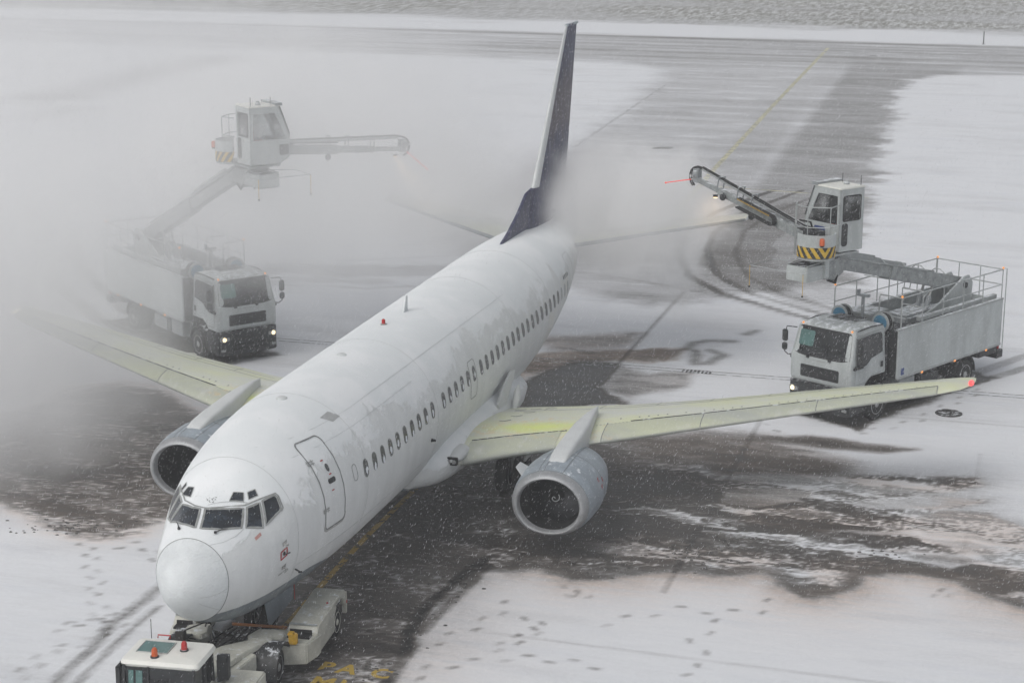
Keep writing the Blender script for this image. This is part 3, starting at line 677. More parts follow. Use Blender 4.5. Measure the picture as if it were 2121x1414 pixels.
strip_s(b, [(1.53, 92), (1.62, 106), (1.88, 122), (2.2, 131), (2.50, 138.5)], Sd, .03, .012, False)
b.build('windshield_trim', M['frame'], ply)
# rain gutter rivets above the windshield
b = MB()
for k in range(34):
    ph = 58+k*1.0; y = 1.97-.37*((ph-58)/34)
    patch_s(b, rrect(y, ph, .008, .25, .003, 1), Sd, .012, 1)
for k in range(26):
    patch_s(b, rrect(1.68+.14*random.random(), 86+10*random.random(), .008, .3, .003, 1), Sd, .012, 1)
b.build('rivet_row', M['seam'], ply)
for (y0, a0, y1, a1) in ((1.007, 65, 1.22, 57), (.996, 113.5, 1.24, 121)):
    b = MB(); P0, P1 = SP(y0, R(a0), .035)[0], SP(y1, R(a1), .05)[0]; Pm = SP((y0+y1)/2+.02, R((a0+a1)/2), .045)[0]; b.tube([P0, Pm, P1], [.014, .010, .006], 6); b.lathe([(-.02, .0), (-.02, .03), (.02, .03), (.02, 0)], tuple(P0), 'z', 8); b.build('wiper', M['dark'], ply)
# seams
b = MB(); strip_s(b, [(seam_y(p)+.004, D(p)) for p in PH], Sd, .012, .003); b.build('radome_seam', M['seam'], ply)
b = MB()
for ph in (-8, -42): strip_s(b, [(seam_y(R(ph))*t, ph+(-6 if ph > -20 else 3)*(1-t)*3) for t in (.3, .5, .75, .98)], Sd, .009, .003, False)
b.build('lightning_strip', M['seamlight'], ply)
b = MB()
for y in (2.75, 5.9, 10.8, 17.9, 21.6): strip_s(b, [(y, a) for a in range(-40, 140, 4)], Sd, .008, .002, False)
for z in (4.35, 2.25): strip_s(b, [(y, z) for y in [2.8+k*.8 for k in range(10)]], Sz, .006, .002, False)
strip_s(b, [(3.2+.8*k, 4.62) for k in range(20)], Sz, .006, .002, False)
strip_s(b, [(1.50, 45), (1.25, 45), (.95, 50), (.74, 60)], Sd, .008, .003, False)
b.build('panel_seam', M['seamlight'], ply)
b = MB(); patch_s(b, dens([(5.32, 58), (5.75, 58), (5.95, 50), (5.55, 50)], 3), Sd, .004, 3); b.build('escape_hatch', mat('bare_hatch', (.45, .46, .46), .5, bump=.5, vscale=8), ply)
# probes, vanes, placards
for (y, ph) in ((2.246, 4.4), (2.25, -14.7)):
    b = MB(); p, n = SP(y, R(ph), .0); b.tube([p, p+n*.12, p+n*.14+Vector((0, -.2, .01))], [.022, .018, .012], 8); strip_s(b, [(y-.12, ph-4.5), (y+.14, ph-4.5)], Sd, .02, .006, False); patch_s(b, rrect(y+.03, ph, .07, 1.6, .01, 1), Sd, .005, 1); b.build('pitot_probe', M['frame'], ply)
b = MB(); strip_s(b, dens([(2.14, -.5), (2.34, -.5), (2.34, -6.5), (2.14, -6.5)], 3), Sd, .035, .006); b.build('probe_placard', M['red'], ply)
b = MB(); p, n = SP(2.24, R(-3.3)); b.tube([p, p+n*.06, p+n*.07+Vector((0, .18, -.03))], .014, 6); b.lathe([(0, .045), (.015, .04), (.015, 0)], tuple(p+n*.004), 'x', 10); b.build('angle_vane', M['dark'], ply)
b = MB(); p, n = SP(2.83, R(-25.9)); b.tube([p, p+n*.14], .018, 6); b.tube([p+n*.13+Vector((0, -.07, .02)), p+n*.13+Vector((0, .07, -.02))], .02, 6); b.build('temperature_probe', M['dark'], ply)
b = MB(); p, n = SP(10.34, R(-11.5)); b.tube([p, p+n*.1+Vector((0, .05, 0))], [.05, .03], 6); b.build('drain_mast', M['dark'], ply)
b = MB(); patch_s(b, rrect(1.67, 29.3, .09, 1.6, .01, 1), Sd, .006, 1); b.build('placard', mat('pink_placard', (.55, .3, .27), .6), ply)
for y in (5.56, 9.23):
    b = MB(); p, n = SP(y, R(91)); b.lathe([(-.02, .13), (.02, .12), (.045, .08), (.05, 0)], tuple(p), 'z', 20); b.build('dome_antenna', M['white'], ply)
b = MB(); p, n = SP(12.28, R(92)); b.lathe([(-.02, .09), (.03, .08), (.03, .05)], tuple(p), 'z', 14); bc = b.build('beacon_base', M['frame'], ply)
b = MB(); b.lathe([(.03, .048), (.13, .045), (.15, .02), (.152, 0)], tuple(p), 'z', 12); b.build('beacon_lens', M['red'], bc)
b = MB(); p, n = SP(13.6, R(90)); q = Vector(p)
b.prism([(0, 0), (.30, 0), (.30, .42), (.18, .42)], lambda a, c: (q.x-.025, q.y+a, q.z+c-.02), lambda a, c: (q.x+.025, q.y+a, q.z+c-.02)); b.build('blade_antenna', M['radome'], ply, bevel=.01)
# registration fragments by the tail door
b = MB()
for k in range(4): patch_s(b, rrect(23.7+.2*k, 4.0, .06, .06, .02, 1), Sz, .006, 1)
b.build('tail_placard', M['seam'], ply)

# --- wings
LEp = [(0, 10.6), (1.0, 11.2), (1.85, 11.72), (3.1, 12.5), (4.4, 13.1), (5.4, 13.58), (7.6, 14.66), (9.7, 15.68), (11.8, 16.72), (13.6, 17.6), (14.1, 17.95), (14.35, 18.35), (14.44, 18.75)]
TEp = [(0, 17.1), (1.0, 17.1), (1.85, 17.1), (3.1, 17.1), (4.4, 17.1), (5.4, 17.15), (7.6, 17.55), (9.7, 18.1), (11.8, 18.65), (13.6, 19.12), (14.1, 19.22), (14.35, 19.2), (14.44, 19.1)]
def lerp(L_, x):
    for (a, c), (d, e) in zip(L_[:-1], L_[1:]):
        if x <= d: return c+(e-c)*(x-a)/(d-a)
    return L_[-1][1]
def WS(x, t, up=True):
    le, te = lerp(LEp, x), lerp(TEp, x); c = te-le; th = .13-.02*min(1, x/10)
    if x > 13.9: th *= max(.15, 1-(x-13.9)/.7)
    yt = 5*th*(.2969*math.sqrt(max(t, 0))-.126*t-.3516*t*t+.2843*t**3-.1036*t**4)
    cam_ = .02*4*t*(1-t)
    z = 1.50+.105*x+c*(cam_+(yt if up else -yt*.8))
    return Vector((x, le+t*c, z))
TT = [0, .006, .02, .05, .1, .17, .25, .35, .45, .55, .65, .75, .85, .93, 1.]
def wing(sd):
    X_ = lambda v: (v[0]*sd, v[1], v[2])
    rings = []
    for x in (.3, 1.0, 1.85, 2.5, 3.1, 3.8, 4.4, 5.4, 6.5, 7.6, 8.6, 9.7, 10.8, 11.8, 12.7, 13.6, 13.9, 14.1, 14.25, 14.35, 14.42, 14.44):
        rings.append([X_(WS(x, t)) for t in TT]+[X_(WS(x, t, False)) for t in TT[::-1][1:-1]])
    b = MB(); b.loft(rings); w = b.build('wing', M['wing'], ply)
    def WN(x, t, off=0., up=True):
        p = WS(x, t, up); a = WS(x+.02, t, up)-p; c = WS(x, min(1, t+.01), up)-WS(x, max(0, t-.01), up); n = a.cross(c).normalized()
        if (n.z < 0) == up: n = -n
        q = p+n*off; return Vector((q.x*sd, q.y, q.z)), Vector((n.x*sd, n.y, n.z))
    def slat(x0, x1, tu0, tu1):
        n = max(4, int((x1-x0)/.5)); rg = []
        for i in range(n+1):
            x = x0+(x1-x0)*i/n; tu = tu0+(tu1-tu0)*i/n; ring = []
            for k in range(13):
                a = k/12*1.0; t = tu*(1-a)**2; ring.append(WN(x, t, .016 if k else .004)[0])
            for k in range(1, 8):
                t = .10*(k/7)**2; ring.append(WN(x, t, .016 if k < 7 else .002, False)[0])
            rg.append(ring)
        b = MB(); b.loft(rg, cap=False, closed=False); b.build('slat', M['slat'], w)
    slat(2.15, 4.28, .15, .17)
    for x0, x1, a, c in ((5.35, 7.7, .22, .23), (7.72, 10.5, .23, .24), (10.52, 13.5, .24, .25)): slat(x0, x1, a, c)
    b = MB()
    strip_s(b, [(2.15+.25*k, .155+.005*k/4) for k in range(10)], WN, .06, .004, False)
    strip_s(b, [(5.9+.4*k, .235+.02*k/20) for k in range(20)], WN, .055, .004, False)
    b.build('slat_gap', M['dark'], w)
    b = MB()
    for xx in (5.35, 7.71, 10.51, 13.5): strip_s(b, [(xx, t) for t in (.23, .15, .08, .03, .01, 0)], WN, .022, .018, False)
    strip_s(b, [(2.4+.5*k, .74) for k in range(23)], WN, .014, .003, False)
    strip_s(b, [(5.+.5*k, .86) for k in range(18)], WN, .010, .003, False)
    for xx in (3.2, 4.7, 6.2, 7.6, 9.1, 10.4, 12.0, 13.4): strip_s(b, [(xx, t) for t in (.74, .85, .97)], WN, .012, .003, False)
    b.build('wing_seam', M['seam'], w)
    b = MB()
    for k in range(34):
        xx = 5.6+k*.23
        if random.random() < .75: strip_s(b, [(xx, .30), (xx, .325)], WN, .030, .005, False)
    for k in range(12): strip_s(b, [(4.8+k*.09, .20+.002*k), (4.85+k*.09, .20+.002*k)], WN, .012, .005, False)
    for xx, t in ((2.55, .44), (2.7, .55), (2.9, .66), (2.5, .78), (2.9, .80), (3.3, .82)):
        strip_s(b, [(xx-.15, t+.015), (xx, t), (xx+.13, t+.025)], WN, .045, .006, False)
    b.build('vent_mark', M['seam'], w)
    # inboard flap corner, tracks
    for xx, L_ in ((4.95, 1.0), (8.2, 1.0), (10.9, .9)):
        b = MB(); p = WS(xx, .93); rg = []
        for k in range(9):
            s = k/8; r = .16*math.sin(PI*min(1, s*1.0+.02))**.6; cx, cy, cz = p.x, p.y-1.0+1.75*s*L_, p.z-.10-.12*s
            rg.append([((cx+.75*r*math.cos(t))*sd, cy, cz+r*1.1*math.sin(t)) for t in [2*PI*j/10 for j in range(10)]])
        b.loft(rg); b.build('flap_track_fairing', M['wing'], w)
    # lamp at the tip
    b = MB(); p = Vector((14.28, 18.35, WS(14.3, .1).z)); rg = []
    for k in range(7):
        s = k/6; r = .085*math.sin(PI*s)**.6+.002; rg.append([((14.36+r*.9*math.cos(t)-.02)*sd, 18.20+.52*s, p.z+.02+r*.8*math.sin(t)) for t in [2*PI*j/10 for j in range(10)]])
    b.loft(rg); b.build('wingtip_lamp', M['redlamp' if sd > 0 else 'whitelamp'], w)
    # landing lamp bay in the root fairing
    x, y = 2.0, 11.42; z = 1.86
    b = MB(); rg = []
    for k in range(11):
        q = k/10; r = math.sin(PI*.5*min(1, q*1.6+.02))**.7
        rg.append([((x+.23*r*math.cos(t))*sd, y+.9*q, z+.03+.16*r*math.sin(t)+.05*q) for t in [2*PI*j/16 for j in range(16)]])
    b.loft(rg); b.build('root_nose_fairing', M['white'], w)
    b = MB(); b.prism(rrect(x-.01, z+.02, .16, .10, .03, 3), lambda a, c: (a*sd, y+.0+.3*abs(a-x), c), lambda a, c: (a*sd, y+.12, c)); lb = b.build('landing_lamp_bay', M['hose'], w)
    for q in (-.07, .07):
        b = MB(); b.lathe([(-.012, 0), (-.008, .05), (.0, .058)], ((x+q)*sd, y+.01, z+.02), 'y', 14); b.build('landing_lamp', M['rim'], lb)
    return w
wing(1); wing(-1)
# wing-body fairing
b = MB(); rg = []
for (y, w_, zc, h) in ((10.6, 1.3, 1.55, .35), (10.95, 1.74, 1.66, .50), (11.25, 1.92, 1.70, .60), (11.7, 2.02, 1.72, .68), (12.6, 2.10, 1.74, .78), (14, 2.08, 1.74, .82), (16, 2.06, 1.74, .82), (17.5, 2.0, 1.70, .76), (18.7, 1.88, 1.62, .60), (19.8, 1.65, 1.55, .40), (20.8, 1.2, 1.5, .22)):
    ring = []
    for k in range(32):
        t = 2*PI*k/32; c, s = math.cos(t), math.sin(t); ring.append((w_*abs(c)**.75*(1 if c >= 0 else -1), y, zc+h*abs(s)**.8*(1 if s >= 0 else -1)))
    rg.append(ring)
b.loft(rg); b.build('wing_root_fairing', M['fuselage'], ply)
for sd in (1, -1):
    b = MB(); b.prism([(15.9, 1.85), (16.5, 2.0), (17.2, 2.6), (17.3, 2.75), (16.9, 2.82), (16.2, 2.55), (15.6, 2.2)], lambda a, c: (1.93*sd, a, c), lambda a, c: (1.99*sd, a, c)); b.build('flap_root_plate', M['white'], ply, bevel=.02)
    rg = []
    b = MB()
    for k in range(9):
        s = k/8; r = .30*math.sin(PI*s)**.7+.002; rg.append([(2.12*sd+.12*r*math.cos(t)*3, 16.95+.55*(s-.5)*1.0, 2.02+.34*(s-.5)*2+r*.6*math.sin(t)) for t in [2*PI*j/10 for j in range(10)]])
    b.loft(rg); b.build('flap_root_fairing', M['white'], ply)

# --- engines
def engine(sd):
    cx, cy, cz = 4.86*sd, 10.17, 1.40
    def sq(c, q):
        return (c*1.02, q*(.90 if q > 0 else (.86 if abs(q) < .55 else .86)) )
    def sqf(c, q):
        q2 = q*.89
        if q2 < -.62: q2 = -.62+(q2+.62)*.75
        return (c*1.03, q2)
    b = MB(); b.lathe([(.24, .935), (.5, .985), (.9, 1.02), (1.4, 1.03), (1.9, .99), (2.4, .91), (2.85, .80), (2.86, .74), (2.3, .72)], (cx, cy, cz), 'y', 48, sq=sqf)
    en = b.build('engine', M['nacelle'], ply)
    b = MB(); b.lathe([(.24, .937), (.12, .905), (.05, .87), (.01, .825), (.0, .795), (.02, .765), (.08, .745), (.2, .735)], (cx, cy, cz), 'y', 48, sq=sqf); b.build('inlet_lip', M['chrome'], en)
    b = MB(); b.lathe([(.2, .735), (.5, .74), (1.0, .755), (1.02, .0)], (cx, cy, cz), 'y', 40, sq=sqf); b.build('inlet_duct', M['hose'], en)
    b = MB()
    for k in range(38):
        a = 2*PI*k/38; da = .10
        ring = []
        for (r, tw, w_) in ((.20, .2, .06), (.45, .5, .075), (.66, .8, .085)):
            ring.append((r, tw, w_))
        vs = []
        for (r, tw, w_) in ring:
            for s in (-1, 1):
                aa = a+s*w_/r*math.cos(tw); vs.append((cx+r*math.cos(aa), cy+.90+s*.05*math.sin(tw), cz+r*math.sin(aa)*.99))
        b.add(vs, [(0, 1, 3, 2), (2, 3, 5, 4)])
    b.build('fan_blades', M['fan'], en, smooth=False)
    b = MB(); b.lathe([(.62, 0.), (.66, .05), (.75, .12), (.85, .175), (.95, .20)], (cx, cy, cz), 'y', 20); b.build('spinner', M['hose'], en)
    b = MB(); pts = []
    for k in range(22):
        t = k/21; r = .02+.10*t; a = t*2.1*PI+.5; pts.append((cx+r*math.cos(a), cy+.62+r*.95-.012, cz+r*math.sin(a)))
    b.tube(pts, .011, 5); b.build('spinner_swirl', M['seamlight'], en)
    b = MB(); b.lathe([(2.3, .60), (2.9, .56), (3.5, .42), (3.52, .38), (3.2, .36)], (cx, cy, cz), 'y', 28); b.lathe([(3.1, .3), (3.5, .2), (3.9, .03), (3.91, 0)], (cx, cy, cz), 'y', 18); b.build('exhaust_nozzle', M['rim'], en)
    b = MB(); b.lathe([(2.3, .73), (2.32, .55)], (cx, cy, cz), 'y', 32, sq=sqf); b.build('fan_duct', M['dark'], en)
    # cowl seams
    def SE(h, ph, off=0.):
        pr = [(.24, .935), (.5, .985), (.9, 1.02), (1.4, 1.03), (1.9, .99), (2.4, .91), (2.85, .80)]; r = lerp(pr, h); c, q = sqf(r*math.cos(R(ph)), r*math.sin(R(ph)))
        n = Vector((math.cos(R(ph)), 0, math.sin(R(ph)))); return Vector((cx+c, cy+h, cz+q))+n*off, n
    b = MB(); strip_s(b, [(.255, a) for a in range(0, 360, 8)], SE, .012, .004); strip_s(b, [(1.5, a) for a in range(-60, 240, 8)], SE, .012, .004, False)
    for a in (72, 108, 100): strip_s(b, [(.26+.1*k, a) for k in range(25 if a != 100 else 13)], SE, .012, .004, False)
    for a in range(0, 360, 30): strip_s(b, [(.02, a), (.12, a), (.24, a)], lambda h, p_, o=0.: (Vector((cx+(.80+.55*h)*1.03*math.cos(R(p_)), cy+h, cz+(.80+.55*h)*.89*math.sin(R(p_)))), Vector((math.cos(R(p_)), 0, math.sin(R(p_))))), .004, .0, False)
    b.build('cowl_seam', M['seam'], en)
    for h, a in ((1.15, 25), (1.45, 20), (1.25, 12)):
        b = MB(); a_ = a if sd > 0 else 180-a
        strip_s(b, [(h, a_), (h+.10, a_+3)], SE, .03, .006, False); strip_s(b, [(h+.02, a_-3), (h+.1, a_-1)], SE, .025, .006, False); b.build('cowl_marking', M['red'], en)
    # strake on the inboard side
    b = MB(); b.prism([(0, 0), (.75, 0), (.62, .30), (.2, .30)], lambda a, c: (cx-sd*(.80+c*.75), cy+.55+a, cz+.50+c*.55), lambda a, c: (cx-sd*(.80+c*.75), cy+.55+a, cz+.53+c*.55)); b.build('strake', M['white'], en, bevel=.01)
    # pylon
    b = MB(); rg = []
    for (y, zb, zt, w_) in ((10.95, 2.10, 2.27, .16), (11.02, 2.05, 2.34, .215), (11.4, 2.05, 2.42, .235), (12.0, 2.0, 2.48, .24), (12.8, 1.95, 2.52, .24), (13.5, 1.9, 2.56, .22), (14.2, 1.8, 2.57, .16), (14.8, 1.8, 2.55, .08), (15.3, 1.8, 2.50, .01)):
        ring = []
        for j in range(20):
            t = 2*PI*(j+.5)/20; c, s_ = math.cos(t), math.sin(t)
            ring.append((cx+w_*abs(c)**.35*(1 if c > 0 else -1), y, (zb+zt)/2+(zt-zb)/2*abs(s_)**.35*(1 if s_ > 0 else -1)))
        rg.append(ring)
    b.loft(rg); b.build('pylon', M['white'], en)
    return en
engine(1); engine(-1)

# --- tail surfaces
def slab(name, root, tip, m, th=(.10, .09), parent=ply, vert=False, t0=0., t1=1., sd=1):
    # root/tip: (yLE, yTE, span position, height)
    b = MB(); rg = []
    TTt = [t0+(t1-t0)*q for q in (0, .02, .08, .2, .4, .6, .8, 1)]
    for (le, te, x, z), tk in ((root, th[0]), (tip, th[1])):
        c = te-le
        def pt(t, s):
            h = 5*tk*c*(.2969*math.sqrt(t)-.126*t-.3516*t*t+.2843*t**3-.1036*t**4)*s
            return (h, le+c*t, z) if vert else (x*sd, le+c*t, z+h)
        rg.append([pt(t, 1) for t in TTt]+[pt(t, -1) for t in TTt[::-1]])
    b.loft(rg); return b.build(name, m, parent)
fn = slab('fin', (24.95, 30.1, 0, 4.8), (30.25, 31.72, 0, 11.15), M['fin'], (.085, .08), vert=True, t0=.075, t1=.70)
slab('fin_root_edge', (24.95, 30.1, 0, 4.8), (26.2, 30.48, 0, 6.3), M['fin'], (.088, .088), vert=True, t0=0, t1=.075, parent=fn)
slab('fin_leading_edge', (26.2, 30.48, 0, 6.3), (30.25, 31.72, 0, 11.15), M['white'], (.088, .083), vert=True, t0=0, t1=.075, parent=fn)
slab('rudder', (24.95, 30.1, 0, 4.8), (30.25, 31.72, 0, 11.12), M['fin'], (.075, .075), vert=True, t0=.71, t1=1., parent=fn)
b = MB(); b.prism([(22.3, 5.10), (23.4, 5.40), (24.5, 5.82), (25.4, 6.27), (26.05, 6.33), (26.6, 5.6), (26.6, 4.9), (22.5, 4.9)], lambda a, c: (-.05, a, c), lambda a, c: (.05, a, c)); b.build('dorsal_fin', M['fin'], fn, bevel=.02)
b = MB(); b.tube([(0, 30.3, 11.12), (0, 31.78, 11.12)], [.06, .045], 8); b.build('fin_cap', M['nacelle'], fn)
for sd in (1, -1):
    st_ = slab('tailplane', (26.55, 29.9, .5, 4.28), (29.75, 31.05, 6.35, 4.98), M['tail'], (.11, .10), t1=.72, sd=sd)
    slab('elevator', (26.55, 29.9, .5, 4.28), (29.75, 31.05, 6.35, 4.98), M['tail'], (.10, .09), t0=.73, t1=1., sd=sd, parent=st_)
    b = MB(); b.tube([(.9*sd, 26.72, 4.33), (6.33*sd, 29.74, 4.98)], [.07, .045], 8); b.build('leading_edge_boot', M['belly'], st_)

# --- landing gear
def wheel(name, c, r, w, parent, ax='x', rimr=.55, rim='rim'):
    b = MB(); p = [(-w/2, r*.45), (-w/2, r*.80), (-w/2*.92, r*.93), (-w/2*.6, r), (w/2*.6, r), (w/2*.92, r*.93), (w/2, r*.80), (w/2, r*.45)]
    b.lathe(p, c, ax, 32, cap=True); tw = b.build(name, M['black'], parent)
    for s in (-1, 1):
        b = MB(); e = s*w/2; b.lathe([(e+s*.004, r*rimr*1.12), (e+s*.012, r*rimr*1.06), (e-s*.03, r*rimr), (e-s*.06, r*rimr*.55), (e-s*.01, r*rimr*.42), (e+s*.02, r*.14), (e+s*.025, 0)], c, ax, 24); b.build('rim', M[rim], tw)
    return tw
for sd in (1, -1):
    gr = MB(); gr.tube([(2.62*sd, 14.95, .5), (2.66*sd, 14.95, 1.9)], [.11, .14], 12); gr.tube([(2.62*sd, 14.9, .9), (1.7*sd, 14.9, 1.6)], .06, 8); gr.tube([(2.3*sd, 14.95, .52), (2.95*sd, 14.95, .52)], .07, 10)
    gr.tube([(2.62*sd, 14.7, .55), (2.62*sd, 14.55, 1.05), (2.62*sd, 14.85, 1.5)], .03, 6)
    g_ = gr.build('main_landing_gear', M['grey'], ply)
    for dx in (-.24, .24): wheel('wheel', ((2.62+dx)*sd, 14.95, .515), .515, .34, g_)
    b = MB(); b.box(min(2.98*sd, 3.02*sd), max(2.98*sd, 3.02*sd), 14.7, 15.3, .95, 1.75); b.build('gear_door', M['white'], g_, bevel=.01)
gr = MB(); gr.tube([(0, 4.02, .42), (0, 3.95, 1.5)], [.07, .09], 12); gr.tube([(-.3, 4.02, .48), (.3, 4.02, .48)], .05, 8); gr.tube([(0, 3.95, .9), (0, 4.8, 1.4)], .045, 8); gr.tube([(0, 3.85, .55), (0, 3.65, .8), (0, 3.88, 1.05)], .03, 6)
g_ = gr.build('nose_landing_gear', M['grey'], ply)
for dx in (-.19, .19): wheel('wheel', (dx, 4.02, .48), .34, .2, g_)
for sd in (1, -1):
    b = MB(); b.prism([(3.35, 1.13), (4.95, 1.10), (4.75, .62), (3.55, .50), (3.42, .55)], lambda a, c: ((.36+(1.1-c)*.12)*sd, a, c), lambda a, c: ((.385+(1.1-c)*.12)*sd, a, c)); b.build('nose_gear_door', M['nacelle'], g_, bevel=.006)
b = MB(); b.tube([(.42, 4.9, 1.05), (.42, 4.92, .55)], .012, 5); b.build('warning_streamer', M['red'], g_)

# ================================================================== PEOPLE
def person(loc, rz, seat_label, pose='sit', parent_up=0.):
    root = empty('person', loc, rz, seat_label, 'person')
    bm_v = [(0, 0, .0), (0, 0, .22), (.02, 0, .42), (.01, 0, .54), (.02, 0, .62), (.03, 0, .70)]
    def skin(name, verts, edges, rad, m):
        me = bpy.data.meshes.new(name); me.from_pydata(verts, edges, []); o = bpy.data.objects.new(name, me); COL.objects.link(o)
        md = o.modifiers.new('skin', 'SKIN'); sb = o.modifiers.new('sub', 'SUBSURF'); sb.levels = sb.render_levels = 1
        for i, r in enumerate(rad):
            me.skin_vertices[0].data[i].radius = (r, r) if not isinstance(r, tuple) else r
        me.skin_vertices[0].data[0].use_root = True
        dg = bpy.context.evaluated_depsgraph_get(); nm = bpy.data.meshes.new_from_object(o.evaluated_get(dg)); bpy.data.objects.remove(o)
        nm.polygons.foreach_set('use_smooth', [True]*len(nm.polygons)); nm.materials.clear(); nm.materials.append(M[m]); r_ = bpy.data.objects.new(name, nm); COL.objects.link(r_); r_.parent = root; return r_
    # torso and arms in one jacketed body; legs forward on the seat
    v = [(0, 0, .05), (0, 0, .25), (.02, 0, .45), (.03, 0, .56)]; e = [(0, 1), (1, 2), (2, 3)]; r = [(.16, .13), (.15, .12), (.19, .12), .06]
    for s in (-1, 1):
        i = len(v); v += [(.02, .19*s, .50), (.12, .26*s, .28), (.36, .20*s, .24)]; e += [(2, i), (i, i+1), (i+1, i+2)]; r += [.07, .055, .04]
    body = skin('jacket', v, e, r, 'jacket')
    v = [(0, 0, .04)]; e = []; r = [(.15, .13)]
    for s in (-1, 1):
        i = len(v); v += [(.08, .10*s, .03), (.44, .13*s, .06), (.50, .13*s, -.34), (.60, .13*s, -.40)]; e += [(0, i), (i, i+1), (i+1, i+2), (i+2, i+3)]; r += [.09, .07, .05, .04]
    skin('trousers', v, e, r, 'trousers')
    v = [(.03, 0, .56), (.04, 0, .64), (.055, 0, .73), (.05, 0, .80)]; e = [(0, 1), (1, 2), (2, 3)]; r = [.05, .055, (.085, .095), (.08, .085)]
    v += [(.14, 0, .715)]; e += [(2, 4)]; r += [.018]
    for s in (-1, 1):
        i = len(v); v += [(.40, .19*s, .245), (.46, .18*s, .24)]; e += [(i, i+1)]; r += [.03, .022]
    skin('head', v[:5], e[:4], r[:5], 'skin')
    b = MB()
    for s in (-1, 1):
        b.tube([(.35, .20*s, .24), (.41, .19*s, .24), (.44, .185*s, .24)], [.026, .036, .03], 8)
        for k in range(4): b.tube([(.43, .185*s+(k-1.5)*.017, .245), (.475-.006*abs(k-1.5), .18*s+(k-1.5)*.018, .235), (.48, .18*s+(k-1.5)*.018, .205)], .008, 5)
        b.tube([(.40, .19*s-.03*s, .245), (.44, .19*s-.05*s, .225)], .010, 5)
    b.build('hand', M['skin'], root)
    b = MB(); b.lathe([(.735, .105), (.78, .108), (.84, .09), (.87, .05), (.88, 0)], (.045, 0, 0), 'z', 16); b.box(.10, .22, -.07, .07, .745, .76); b.build('cap', M['cap'], root)
    return root

